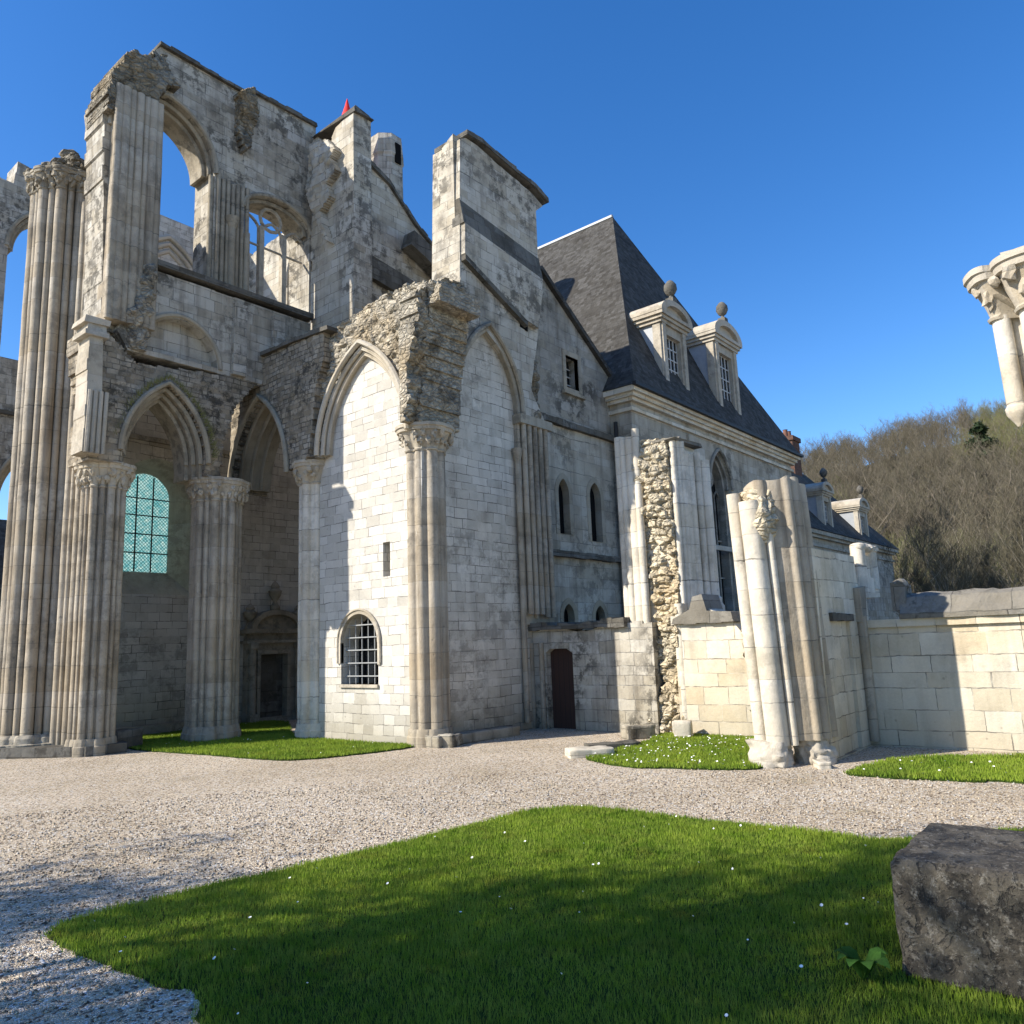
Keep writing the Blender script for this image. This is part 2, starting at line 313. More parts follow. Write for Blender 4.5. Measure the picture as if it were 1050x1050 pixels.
def empty(name, loc=(0, 0, 0), label=None, cat=None, group=None, kind=None):
    o = bpy.data.objects.new(name, None); COL.objects.link(o); o.location = loc; o.empty_display_size = .3
    return tag(o, label, cat, group, kind)
def tag(o, label=None, cat=None, group=None, kind=None):
    for k, v in (('label', label), ('category', cat), ('group', group), ('kind', kind)):
        if v: o[k] = v
    return o
def wloc(o):
    p = Vector(o.location)
    while o.parent: o = o.parent; p += Vector(o.location)
    return p
def obj(name, mb, mat, parent=None, smooth=False, loc=None, label=None):
    me = bpy.data.meshes.new(name)
    base = wloc(parent) if parent else Vector(loc or (0, 0, 0))
    v = np.array(mb.v, dtype=np.float64)-np.array(base)
    me.from_pydata(v.tolist(), [], mb.f); me.validate(); me.update()
    if smooth:
        me.polygons.foreach_set('use_smooth', [True]*len(me.polygons))
        try: me.set_sharp_from_angle(angle=R_(50))
        except Exception: pass
    me.materials.append(M[mat] if isinstance(mat, str) else mat)
    o = bpy.data.objects.new(name, me); COL.objects.link(o)
    if parent: o.parent = parent
    else: o.location = base
    if label: o['label'] = label
    return o
def rag(pts, amp=.06, step=.22, blocky=True):
    """a broken, weathered line through the points"""
    out = []
    for (a, b) in zip(pts[:-1], pts[1:]):
        a, b = Vector(a), Vector(b); L = (b-a).length; n = max(1, int(L/step)); t = (b-a)/max(L, 1e-6); nn = Vector((-t.y, t.x)); off = 0
        for i in range(n):
            p = a.lerp(b, i/n)
            if blocky:
                o2 = random.uniform(-amp, amp)
                if i: out.append(tuple(p+nn*off))
                off = o2 if i else 0
                out.append(tuple(p+nn*off+t*random.uniform(0, step*.12)))
            else: out.append(tuple(p+nn*(random.uniform(-amp, amp) if i else 0)))
    out.append(tuple(pts[-1])); return out
def arch(cx, hw, zs, za, n=12):
    """pointed (or round) arch from the left springing over the apex to the right one"""
    h = za-zs; pts = []
    if h > hw*1.02:
        x0 = (h*h-hw*hw)/(2*hw); Rr = x0+hw; A = math.atan2(h, x0)
        L = [(cx+x0-Rr*math.cos(A*i/n), zs+Rr*math.sin(A*i/n)) for i in range(n+1)]
    else: L = [(cx-hw*math.cos(math.pi/2*i/n), zs+h*math.sin(math.pi/2*i/n)) for i in range(n+1)]
    return L + [(2*cx-x, z) for x, z in L[-2::-1]]
def opening(cx, hw, z0, zs, za, n=10): return [(cx-hw, z0)]+arch(cx, hw, zs, za, n)+[(cx+hw, z0)]
def P3(ax, p, d): return (p[0], d, p[1]) if ax == 'b' else (d, p[0], p[1])
def orders(mb, ax, d0, sg, cx, hw, zs, za, n=3, dd=.22, dr=.16, end=1.1, roll=.065, ns=14):
    """stepped, roll-moulded arch orders receding into the wall (sg: direction of depth)"""
    for k in range(n):
        o_ = arch(cx, hw-k*dr+.03, zs, za-k*dr*1.05+.03, ns); i_ = arch(cx, hw-(k+1)*dr, zs, za-(k+1)*dr*1.05, ns)
        f = d0+sg*(dd*(k+1)); b = d0+sg*end
        mb.slab(ax, o_+i_[::-1], f, b)
        for q, rr in ((.5, roll), (.95, roll*.8)):
            pr = arch(cx, hw-(k+q)*dr, zs, za-(k+q)*dr*1.05, ns); mb.tube([P3(ax, p, f-sg*roll*.35) for p in pr], rr, 7)
    pr = arch(cx, hw+.05, zs, za+.06, ns); mb.tube([P3(ax, p, d0-sg*.03) for p in pr], .075, 7)
    return mb
def lobed(c, core, lobes, n=220, rot=0):
    """outline of a clustered pier: the union of a core and engaged shafts, seen from its centre"""
    R = []
    for k in range(n):
        a = 2*math.pi*k/n; dx, dy = math.cos(a), math.sin(a); best = core(a) if callable(core) else core
        for (lx, ly, r) in lobes:
            b = lx*dx+ly*dy; q = b*b-(lx*lx+ly*ly-r*r)
            if q > 0: best = max(best, b+math.sqrt(q))
        R.append(best)
    return R
def ring_lobes(n, rad, r1, r2=None, ph=0):
    out = []
    for i in range(n):
        a = 2*math.pi*i/n+ph; out.append((rad*math.cos(a), rad*math.sin(a), r1 if (i % 2 == 0 or r2 is None) else r2))
    return out
def prism(mb, c, R, zs, scale=None, top=0, lean=(0, 0), namp=.012):
    n = len(R); rings = []
    for j, z in enumerate(zs):
        s_ = scale[j] if scale else 1; last = j == len(zs)-1; r = []
        for k in range(n):
            a = 2*math.pi*k/n; rr = R[k]*s_; x, y = c[0]+rr*math.cos(a)+lean[0]*(z-zs[0]), c[1]+rr*math.sin(a)+lean[1]*(z-zs[0]); zz = z
            d = noise.noise(Vector((x*1.7, y*1.7, z*1.3)))*namp; x += d*math.cos(a); y += d*math.sin(a)
            if last and top: zz += top*noise.noise(Vector((x*1.9, y*1.9, 3.1)))*1.6
            r.append((x, y, zz))
        rings.append(r)
    return mb.loft(rings)
def zspan(a, b, st=.4): n = max(2, int((b-a)/st)); return [a+(b-a)*i/n for i in range(n+1)]
def smoothR(R, k):
    n = len(R); return [max(R[(i+j) % n] for j in range(-k, k+1)) for i in range(n)]
def capital(mb, c, R, z0, z1, flare=.2, leaves=True, lean=(0, 0)):
    h = z1-z0; S = smoothR(R, 5); avg = sum(R)/len(R)
    zs = [z0, z0+.05*h, z0+.1*h, z0+.45*h, z0+.72*h, z0+.74*h, z0+.86*h, z0+.88*h, z1]
    add = [.03, .045, .01, .25*flare, .62*flare, .86*flare, .92*flare, flare*1.05, flare*1.05]
    n = len(R); rings = []
    for j, z in enumerate(zs):
        rr = R if j < 3 else S
        rings.append([(c[0]+(rr[k]+add[j])*math.cos(2*math.pi*k/n), c[1]+(rr[k]+add[j])*math.sin(2*math.pi*k/n), z) for k in range(n)])
    mb.loft(rings)
    if leaves:
        cnt = int(avg*2*math.pi/.17)
        for row, (zf, af) in enumerate(((.36, .25), (.62, .55))):
            for i in range(cnt):
                a = 2*math.pi*(i+.5*row)/cnt; k = int(a/(2*math.pi)*n) % n; rr = S[k]+flare*af
                rr += random.uniform(-.03, .02)
                if random.random() < .85: lump(mb, (c[0]+rr*math.cos(a+random.uniform(-.04, .04)), c[1]+rr*math.sin(a), z0+(zf+random.uniform(-.07, .07))*h), .05+.045*random.random(), random.uniform(1.0, 2.0), .8)
    return mb
_ico = None
def lump(mb, p, r, sz=1, amp=.35, sub=2, sx=1, sy=1):
    import bmesh
    global _ico
    if _ico is None: _ico = {}
    if sub not in _ico:
        bm = bmesh.new(); bmesh.ops.create_icosphere(bm, subdivisions=sub, radius=1); _ico[sub] = ([v.co.copy() for v in bm.verts], [tuple(v.index for v in f.verts) for f in bm.faces]); bm.free()
    V, F = _ico[sub]; s = random.random()*50
    mb.add([(p[0]+v.x*r*sx*(k := 1+amp*noise.noise(v*1.6+Vector((s, s, s)))), p[1]+v.y*r*sy*k, p[2]+v.z*r*sz*k) for v in V], F)
def stones(p, freq, sq=1.0):
    q = Vector((p[0]*freq, p[1]*freq, p[2]*freq*sq)); q += noise.noise_vector(q*.9)*.22
    d, c = noise.voronoi(q); c = c[0]
    return min(1, (d[1]-d[0])*2.2), (math.sin(c.x*12.9898+c.y*78.233+c.z*37.719)*43758.5453) % 1.0
def rubble_wall(mb, ax, inside, bounds, step, front, back, amp=.16, freq=3.2, big=.12):
    """broken wall face: single stones stand out of the core; back given too"""
    u0, u1, z0, z1 = bounds; nu = int((u1-u0)/step); nz = int((z1-z0)/step); idx = {}; V = []; F = []
    sg = 1 if back > (front(u0, z0) if callable(front) else front) else -1
    def vert(i, j, side):
        k = (i, j, side)
        if k not in idx:
            u = u0+i*step+random.uniform(-.22, .22)*step; z = z0+j*step+random.uniform(-.22, .22)*step
            if side == 0:
                fr_ = front(u, z) if callable(front) else front; q = P3(ax, (u, z), fr_); e, h_ = stones(q, freq, 1.3); nb = noise.noise(Vector(q)*.9); d = fr_+sg*(amp*(.75*h_+.55*max(0, 1-e*2.6))+big*nb+.022*noise.noise(Vector(q)*6)+.012*noise.noise(Vector(q)*15))
            else: d = back
            idx[k] = (len(V)); V.append(P3(ax, (u, z), d)); vert.pos[(i, j)] = (u, z)
        return idx[k]
    vert.pos = {}
    cells = {(i, j) for i in range(nu) for j in range(nz) if inside(u0+(i+.5)*step, z0+(j+.5)*step)}
    fl = (ax == 'b' and sg < 0) or (ax == 'a' and sg > 0)
    def q(*a): F.append(a[::-1] if fl else a)
    for (i, j) in cells:
        q(vert(i, j, 0), vert(i+1, j, 0), vert(i+1, j+1, 0), vert(i, j+1, 0)); q(vert(i, j+1, 1), vert(i+1, j+1, 1), vert(i+1, j, 1), vert(i, j, 1))
        for (di, dj, a, b) in ((-1, 0, (i, j+1), (i, j)), (1, 0, (i+1, j), (i+1, j+1)), (0, -1, (i, j), (i+1, j)), (0, 1, (i+1, j+1), (i, j+1))):
            if (i+di, j+dj) not in cells: q(vert(*b, 0), vert(*a, 0), vert(*a, 1), vert(*b, 1))
    return mb.add(V, F)
def inpoly(poly):
    P = list(poly)
    def f(x, y):
        c = False; j = len(P)-1
        for i in range(len(P)):
            if (P[i][1] > y) != (P[j][1] > y) and x < (P[j][0]-P[i][0])*(y-P[i][1])/(P[j][1]-P[i][1])+P[i][0]: c = not c
            j = i
        return c
    return f
def rubble_pillar(mb, rings, n=40, amp=.13, freq=3.4, st=.09):
    """rough core: rings = (z, cx, cy, rx, ry) interpolated and knocked about"""
    zs = zspan(rings[0][0], rings[-1][0], st); out = []
    for z in zs:
        for A, B in zip(rings[:-1], rings[1:]):
            if A[0] <= z <= B[0]+1e-6: t = (z-A[0])/(B[0]-A[0]); break
        cx, cy, rx, ry = [A[i]+(B[i]-A[i])*t for i in range(1, 5)]; r = []
        for k in range(n):
            a = 2*math.pi*k/n; x = cx+rx*math.cos(a); y = cy+ry*math.sin(a); e, _ = stones((x, y, z), freq*.75, 1.15)
            s_ = 1+(amp*(min(e, .7)-.5)*1.3+.16*noise.noise(Vector((x, y, z))*1.3)+.09*noise.noise(Vector((x, y, z))*3.3)+.03*noise.noise(Vector((x, y, z))*8))/max(.25, (rx+ry)/2)
            r.append((cx+rx*s_*math.cos(a), cy+ry*s_*math.sin(a), z+.03*noise.noise(Vector((x, y, z))*5)))
        out.append(r)
    return mb.loft(out)
def block_stone(name, loc, size, rotz, mat, label, cat='stone', group=None, amp=.06, sub=5, tilt=(0, 0)):
    """a loose stone block: rounded, chipped box, one mesh"""
    import bmesh
    bm = bmesh.new(); bmesh.ops.create_cube(bm, size=1); mn = min(size)
    for v in bm.verts: v.co = Vector((v.co.x*size[0], v.co.y*size[1], v.co.z*size[2]))
    bmesh.ops.bevel(bm, geom=bm.edges[:], offset=.045*mn, segments=1, affect='EDGES')
    bmesh.ops.subdivide_edges(bm, edges=bm.edges[:], cuts=sub, use_grid_fill=True)
    s0 = random.random()*40
    for v in bm.verts:
        p = v.co.copy(); d = Vector((v.co.x/size[0], v.co.y/size[1], v.co.z/size[2])).normalized()
        e, _ = stones(p+Vector((s0, 0, 0)), 4.5); v.co = p+d*(amp*(noise.noise(p*2.2+Vector((s0, s0, 0)))+.5*noise.noise(p*6)+.45*(min(e, .5)-.4)+.35*noise.noise(p*14)-.9*max(0, noise.noise(p*9+Vector((9, s0, 0)))-.22)))
        v.co.z += size[2]/2
    me = bpy.data.meshes.new(name); bm.to_mesh(me); bm.free(); me.materials.append(M[mat])
    me.polygons.foreach_set('use_smooth', [True]*len(me.polygons))
    o = bpy.data.objects.new(name, me); COL.objects.link(o); o.location = loc; o.rotation_euler = (tilt[0], tilt[1], rotz)
    return tag(o, label, cat, group)

# ================================================================== THE GROUND
g_ = MB(); g_.add([(-600, -600, 0), (900, -600, 0), (900, 900, 0), (-600, 900, 0)], [(0, 1, 2, 3)])
tag(obj('gravel_yard', g_, 'gravel'), 'pale gravel yard reaching to the foot of the ruins', 'ground', kind='structure')
def smooth_outline(pts, n=8):
    out = []; L = len(pts)
    for i in range(L):
        p0, p1, p2, p3 = [Vector(pts[(i+k-1) % L]) for k in range(4)]
        for j in range(n):
            t = j/n; out.append(tuple(.5*((2*p1)+(-p0+p2)*t+(2*p0-5*p1+4*p2-p3)*t*t+(-p0+3*p1-3*p2+p3)*t**3)))
    return out
def lawn(pts, label, density, blade, near=False, dens_fn=None, daisies=0, n=6, hgt=.03):
    out = smooth_outline(pts, n)
    out = [tuple(Vector(a).lerp(Vector(b), t)) for a, b in zip(out, out[1:]+out[:1]) for t in (0, .33, .67)]
    nz = lambda x, y, k: .07*noise.noise(Vector((x*1.7, y*1.7, k)))+.05*noise.noise(Vector((x*6, y*6, k)))+.03*noise.noise(Vector((x*19, y*19, k)))
    out = [(x+nz(x, y, 1), y+nz(x, y, 9)) for x, y in out]
    mb = MB(); mb.slab('z', out, hgt, .004)
    tag(obj('lawn', mb, 'turf'), label, 'lawn', kind='structure')
    P = np.array(out); lo, hi = P.min(0), P.max(0); N = int((hi[0]-lo[0])*(hi[1]-lo[1])*density)
    q = lo+(hi-lo)*rng.random((N, 2))
    ins = np.zeros(N, bool); j = len(P)-1
    for i in range(len(P)):
        c = ((P[i, 1] > q[:, 1]) != (P[j, 1] > q[:, 1])) & (q[:, 0] < (P[j, 0]-P[i, 0])*(q[:, 1]-P[i, 1])/(P[j, 1]-P[i, 1]+1e-12)+P[i, 0]); ins ^= c; j = i
    q = q[ins]+rng.normal(0, .028, (int(ins.sum()), 2))
    if dens_fn is not None: q = q[rng.random(len(q)) < dens_fn(q)]
    N = len(q); a = rng.random(N)*6.283; clump = np.sin(q[:, 0]*3.1)*np.cos(q[:, 1]*2.7)*.25+1
    dist = np.hypot(q[:, 0], q[:, 1]); wd = blade*.09*np.clip(dist/7, .55, 2.2); h = blade*(.55+.8*rng.random(N))*clump
    lean = blade*.9*(rng.random((N, 2))-.5)
    V = np.zeros((N, 3, 3)); V[:, 0, 0] = q[:, 0]-np.cos(a)*wd; V[:, 0, 1] = q[:, 1]-np.sin(a)*wd; V[:, 1, 0] = q[:, 0]+np.cos(a)*wd; V[:, 1, 1] = q[:, 1]+np.sin(a)*wd
    V[:, :2, 2] = hgt-.005; V[:, 2, :2] = q+lean; V[:, 2, 2] = hgt+h
    numpy_mesh('grass', V.reshape(-1, 3), np.arange(N*3).reshape(-1, 3), 'grass', 'short mown grass blades growing on '+label.split(' ', 1)[1], 'grass')
    if daisies:
        k = rng.choice(N, min(N, daisies), replace=False); dq = q[k]; mb = MB()
        for (x, y) in dq:
            r = random.uniform(.008, .015) if near else random.uniform(.012, .022); z = hgt+blade*1.15; s_ = random.uniform(-.01, .01)
            mb.add([(x+r*math.cos(t*1.047), y+r*math.sin(t*1.047), z+s_*math.cos(t)) for t in range(6)]+[(x, y, z-.008)], [(i, (i+1) % 6, 6) for i in range(6)])
        tag(obj('daisies', mb, 'daisy'), 'white daisies scattered over '+label, 'daisies', kind='stuff')
    return out
def numpy_mesh(name, V, F, mat, label=None, cat=None, kind='stuff', parent=None, loc=None):
    me = bpy.data.meshes.new(name); n = len(V); k = F.shape[1]
    me.vertices.add(n); me.vertices.foreach_set('co', np.ascontiguousarray(V, dtype=np.float32).ravel())
    me.loops.add(F.size); me.loops.foreach_set('vertex_index', F.astype(np.int32).ravel())
    me.polygons.add(len(F)); me.polygons.foreach_set('loop_start', np.arange(0, F.size, k, dtype=np.int32)); me.polygons.foreach_set('loop_total', np.full(len(F), k, dtype=np.int32))
    me.update(calc_edges=True); me.validate(); me.materials.append(M[mat])
    o = bpy.data.objects.new(name, me); COL.objects.link(o)
    if parent: o.parent = parent
    if loc is not None: o.location = loc
    return tag(o, label, cat, None, kind if not parent else None)
front = ong((600, 828), (690, 838), (780, 848), (860, 856), (925, 861))
front += [(11.2, 1.2), (12.3, -1.0), (9, -3.5), (3, -3.0), (1.2, -.5), (1.0, 1.4)]
front += ong((215, 1050), (155, 1010), (85, 980), (52, 965), (75, 945), (150, 925), (280, 895), (420, 863), (520, 838), (560, 830))
lawn1 = lawn(front, 'a wide shaded green lawn in the foreground', 5200, .045, dens_fn=lambda q: np.clip((9.0/np.maximum(np.hypot(q[:, 0], q[:, 1]), 3))**1.2, .35, 1)*((q[:, 0] > -1) & (q[:, 1] > -1.5)), daisies=110, near=True, hgt=.012)
mid = ong((604, 779), (640, 787), (700, 789), (775, 789)) + [(14.3, 5.9), (15.6, 6.3), (17.2, 7.0), (17.25, 9.2), (17.0, 9.7)] + ong((660, 762), (625, 772))
lawn(mid, 'a strip of daisied lawn below the broken pier', 1900, .05, daisies=260)
right = ong((868, 793), (900, 798), (1000, 803), (1060, 805)) + [(13.0, -3.5), (17.0, -5), (17.1, 1.0)] + ong((1000, 777), (930, 779), (905, 782))
lawn(right, 'a lawn strip at the foot of the long boundary wall', 1700, .055, daisies=160)
back = ong((128, 768), (200, 774), (290, 780), (360, 775), (415, 768)) + [(13.0, 14.3), (12.9, 17.5), (13.4, 19.5), (15.5, 23.5), (11, 23.5), (10.0, 22.3)]
lawn(back, 'a lawn inside the arches of the ruined church', 1300, .055, daisies=30)
# loose flint pebbles on the nearer gravel
def pebbles():
    N = 26000; t = rng.random(N)**.8; d = 3.6+t*11
    az = math.atan2(CF.y, CF.x)+(rng.random(N)-.5)*1.35; x = np.cos(az)*d; y = np.sin(az)*d
    P = np.array(lawn1); ins = np.zeros(N, bool); j = len(P)-1
    for i in range(len(P)):
        c = ((P[i, 1] > y) != (P[j, 1] > y)) & (x < (P[j, 0]-P[i, 0])*(y-P[i, 1])/(P[j, 1]-P[i, 1]+1e-12)+P[i, 0]); ins ^= c; j = i
    x, y = x[~ins], y[~ins]; N = len(x)
    o = np.array([(1, 0, 0), (0, 1, 0), (-1, 0, 0), (0, -1, 0), (0, 0, 1), (0, 0, -1)], float); f = np.array([(0, 1, 4), (1, 2, 4), (2, 3, 4), (3, 0, 4), (1, 0, 5), (2, 1, 5), (3, 2, 5), (0, 3, 5)])
    s = (.009+.016*rng.random(N)**2)[:, None, None]; V = o[None]*s*(.6+.7*rng.random((N, 6, 1))); V[:, :, 2] *= .6
    a = rng.random(N)*6.28; c, sn = np.cos(a)[:, None], np.sin(a)[:, None]; X = V[:, :, 0]*c-V[:, :, 1]*sn; Y = V[:, :, 0]*sn+V[:, :, 1]*c
    V = np.stack([X+x[:, None], Y+y[:, None], V[:, :, 2]+.006], 2)
    F = (f[None]+(np.arange(N)*6)[:, None, None]).reshape(-1, 3)
    numpy_mesh('gravel_pebbles', V.reshape(-1, 3), F, 'gravel', 'loose flint pebbles lying on the gravel', 'pebbles')
pebbles()

# ================================================================== THE RUINED CHURCH
church = empty('ruined_church', (12, 18, 0), 'roofless gothic church ruin of pale stone, tall pointed arches and broken walls', 'ruin')
def cpart(name, mb, mat, smooth=False, label=None, parent=None): return obj(name, mb, mat, parent or church, smooth, label=label)
WB = 20.0
# --- great crossing pier
_p = on(73.5, 180, b=22.9); pc = (_p.x, 22.9); PZ = on(72, 176, b=22.1).z
lob = []
for i in range(22):
    a = 2*math.pi*i/22+.12; lob.append((.84*math.cos(a), .84*math.sin(a), .145 if i % 2 == 0 else .085))
RP = lobed(pc, .80, lob, 660)
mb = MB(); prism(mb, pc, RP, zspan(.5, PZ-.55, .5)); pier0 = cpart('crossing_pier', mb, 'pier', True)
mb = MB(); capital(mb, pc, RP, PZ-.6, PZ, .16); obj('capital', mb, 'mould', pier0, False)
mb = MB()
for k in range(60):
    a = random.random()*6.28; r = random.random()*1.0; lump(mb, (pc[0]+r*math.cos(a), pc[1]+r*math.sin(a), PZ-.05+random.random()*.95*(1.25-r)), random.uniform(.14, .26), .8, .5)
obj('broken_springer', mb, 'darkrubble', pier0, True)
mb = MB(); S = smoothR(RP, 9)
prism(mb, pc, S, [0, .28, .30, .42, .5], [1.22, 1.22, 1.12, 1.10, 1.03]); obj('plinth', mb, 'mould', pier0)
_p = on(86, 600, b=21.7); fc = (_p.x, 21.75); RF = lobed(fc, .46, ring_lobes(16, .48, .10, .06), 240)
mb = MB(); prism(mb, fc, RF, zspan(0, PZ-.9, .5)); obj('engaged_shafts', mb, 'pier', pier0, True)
# --- respond of the first arch, left
def clustered(c, r, nl, rl, z0, z1, zc, mat='pier', n=180, ph=.2, r2=None, flare=.2, core=None, plinth=True, capmat='palemould', parent=None, name='arcade_pier', label=None):
    Rr = lobed(c, core or r, ring_lobes(nl, r, rl, r2, ph), n)
    mb = MB(); prism(mb, c, Rr, zspan(z0+(.4 if plinth else 0), z1, .5)); p = cpart(name, mb, mat, True, label)
    if zc: mb = MB(); capital(mb, c, Rr, z1, zc, flare); obj('capital', mb, capmat, p)
    if plinth:
        mb = MB(); prism(mb, c, smoothR(Rr, 6), [z0, z0+.22, z0+.24, z0+.34, z0+.4], [1.12, 1.12, 1.08, 1.05, 1.02]); obj('plinth', mb, mat, p)
    return p
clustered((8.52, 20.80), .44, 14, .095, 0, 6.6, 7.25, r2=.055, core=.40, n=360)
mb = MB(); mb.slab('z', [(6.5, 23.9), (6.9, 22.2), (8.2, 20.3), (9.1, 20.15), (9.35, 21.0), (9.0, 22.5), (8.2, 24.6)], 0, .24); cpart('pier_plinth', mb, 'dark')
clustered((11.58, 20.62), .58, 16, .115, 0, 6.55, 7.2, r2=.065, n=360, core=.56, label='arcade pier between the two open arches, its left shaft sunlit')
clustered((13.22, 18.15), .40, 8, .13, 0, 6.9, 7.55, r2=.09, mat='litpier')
# --- the wall over the first arch: rubble spandrel, blind triforium arch, clerestory
A1 = dict(cx=9.72, hw=1.15, zs=7.55, za=9.55)
sp_out = onb(WB, (92, 470), (93, 440), (100, 405), (92, 372), (90, 335), (110, 340), (140, 372), (236, 385)) + [(13.2, 10.3), (12.35, 10.2), (11.75, 9.4), (11.4, 8.3), (11.3, 7.2), (A1['cx']+A1['hw'], 7.2)]
spin = inpoly(sp_out); ar = inpoly(opening(A1['cx'], A1['hw'], 7.0, A1['zs'], A1['za']))
mb = MB(); rubble_wall(mb, 'b', lambda x, z: spin(x, z) and not ar(x, z), (7.6, 13.4, 7.2, 11.6), .065, WB, WB+1.3, .04, 3.6, .06)
sp = cpart('arcade_spandrel', mb, 'small', True)
mb = MB(); orders(mb, 'b', WB, 1, n=3, end=1.25, dr=.105, dd=.2, roll=.05, **A1)
for s_ in (-1, 1):
    for k in range(3):
        xa, xb = sorted((A1['cx']+s_*(A1['hw']-.105*k+(.03 if k == 0 else 0)), A1['cx']+s_*(A1['hw']-.105*(k+1)+.002))); mb.box(xa, xb, WB+.2*(k+1)+.004, WB+1.2+.006*k, 7.14-.004*k, 7.547)
obj('arch_moulding', mb, 'mould', sp, True)
mb = MB(); x0 = onb(WB, (88, 340))[0][0]
mb.slab('b', rag([(x0, 7.3), (x0+.02, 10.3)], .03, .3)+[(x0+.35, 10.3), (x0+.45, 7.3)], WB-.18, WB+.5)
mb.box(x0-.12, x0+.45, WB-.3, WB+.5, 10.3, 10.42); mb.box(x0-.05, x0+.4, WB-.24, WB+.5, 10.42, 10.62, .02); mb.box(x0-.14, x0+.48, WB-.32, WB+.5, 10.62, 10.78, .03)
for i in range(9): mb.tube([(x0+.08+.13*(i % 4), WB-.2+.03*(i//4), 7.3), (x0+.08+.13*(i % 4)+.03, WB-.2, 8.9)], .055, 7)
obj('wall_respond', mb, 'palemould', sp)
V = []
for k in range(520):
    ap_ = arch(A1['cx'], A1['hw']+.12+random.random()*.12, A1['zs'], A1['za']+.18, 30); i_ = random.randint(14, 58) if random.random() < .8 else random.randint(4, 60); i_ = min(i_, len(ap_)-1); x, z = ap_[i_]; x += random.uniform(-.05, .05); L = random.uniform(.06, .2); dx = (x-A1['cx'])*.5+random.uniform(-.4, .4); y = WB-.05-random.random()*.06
    V += [(x-.008, y, z), (x+.008, y, z), (x+dx*L, y-.06*random.random(), z+L)]
numpy_mesh('dry_grass', np.array(V), np.arange(len(V)).reshape(-1, 3), 'twiggreen', parent=sp); tufts = bpy.data.objects['dry_grass']; tufts.location = -Vector(church.location); tufts['kind'] = 'stuff'
# triforium stage
tf = rag(onb(WB, (120, 338), (138, 300), (150, 274)), .05, .25)+rag(onb(WB, (150, 274), (200, 291), (258, 311), (318, 332)), .025, .5)+[(14.3, 10.25), (13.2, 10.25), (8.6, 10.25)]
hole = arch(10.0, 1.12, 10.4, 11.52, 9)
mb = MB(); mb.slab('b', tf, WB, WB+1.25, [hole]); tri = cpart('triforium_wall', mb, 'ashlar')
mb = MB(); mb.slab('b', arch(10.0, 1.16, 10.38, 11.56, 9), WB+.34, WB+.5); obj('blind_arch_infill', mb, 'ashlar', tri)
mb = MB(); mb.tube([(p[0], WB-.01, p[1]) for p in arch(10.0, 1.2, 10.35, 11.62, 12)], .07, 7); obj('arch_moulding', mb, 'mould', tri, True)
mb = MB(); mb.slab('b', [(8.75, 12.82), (14.3, 12.82), (14.3, 12.99), (8.75, 12.99)], WB-.16, WB+.2); obj('string_course', mb, 'dark', tri)
for ax_ in (11.75, 13.05):
    mb = MB(); mb.slab('b', [(ax_-.22, 10.3), (ax_+.22, 10.3), (ax_+.2, 12.5), (ax_-.2, 12.5)], WB-.14, WB+.2); obj('pilaster', mb, 'ashlar', tri)
mb = MB(); rubble_pillar(mb, [(10.3, 8.85, WB+.1, .3, .3), (11.2, 8.8, WB+.1, .34, .4), (12.2, 8.95, WB+.15, .36, .42), (12.95, 9.05, WB+.2, .2, .3)], 36, .1); obj('broken_wall_end', mb, 'rubble', tri, True)
# clerestory stage with two tall windows
CB = WB+.25
top = onb(CB, (106, 112), (104, 100), (112, 84), (124, 66), (140, 61), (152, 56), (165, 48))
cl = rag([(8.0, 10.7), (7.95, 12.9)]+top[:1], .04, .4)+rag(top, .15, .3)+onb(CB, (250, 97), (257, 101), (258, 95), (324, 131))+[(14.45, 12.9), (9.0, 12.9), (9.0, 10.7)]
w1 = [(8.75, 13.05)]+[p for p in arch(9.5, 1.5, 16.55, 18.25, 12) if p[0] > 8.75]+[(11.0, 13.05)]; w2 = opening(13.2, 1.2, 13.05, 15.9, 16.6, 10)
mb = MB(); mb.slab('b', cl, CB, CB+1.15, [w1, w2]); cle = cpart('clerestory_wall', mb, 'ashlar')
mb = MB(); orders(mb, 'b', CB, 1, 9.5, 1.5, 16.55, 18.25, 2, .2, .10, 1.1, .05); obj('arch_moulding', mb, 'mould', cle, True); mb = MB(); orders(mb, 'b', CB, 1, 13.2, 1.2, 15.9, 16.6, 1, .2, .10, .7, .05)
obj('arch_moulding', mb, 'mould', cle, True)
cop = onb(CB, (163, 47), (250, 97)); mb = MB()
mb.slab('b', [cop[0], cop[1]]+rag([(cop[1][0], cop[1][1]+.10), (cop[0][0], cop[0][1]+.10)], .035, .3), CB-.12, CB+1.3)
cop = onb(CB, (258, 95), (324, 131)); mb.slab('b', [cop[0], cop[1]]+rag([(cop[1][0], cop[1][1]+.12), (cop[0][0], cop[0][1]+.12)], .035, .3), CB-.10, CB+1.3)
obj('coping', mb, 'dark', cle)
mb = MB()
for x in np.arange(11.12, 12.1, .16): mb.tube([(x, CB-.02, 13), (x, CB-.02, 16.4+.2*random.random())], .07, 8)
mb.tube([(11.55, CB-.1, 13), (11.55, CB-.1, 15.0)], .11, 10); mb.lathe((11.55, CB-.1), [(.11, 14.95), (.2, 15.2), (.22, 15.3), (.05, 15.32)], 12)
mb.tube([(12.05, CB-.1, 13), (12.05, CB-.1, 15.0)], .09, 10)
mb.tube([(10.95, CB+.1, 13), (10.95, CB+.1, 16.5)], .08, 8)
obj('wall_shaft', mb, 'mould', cle, True)
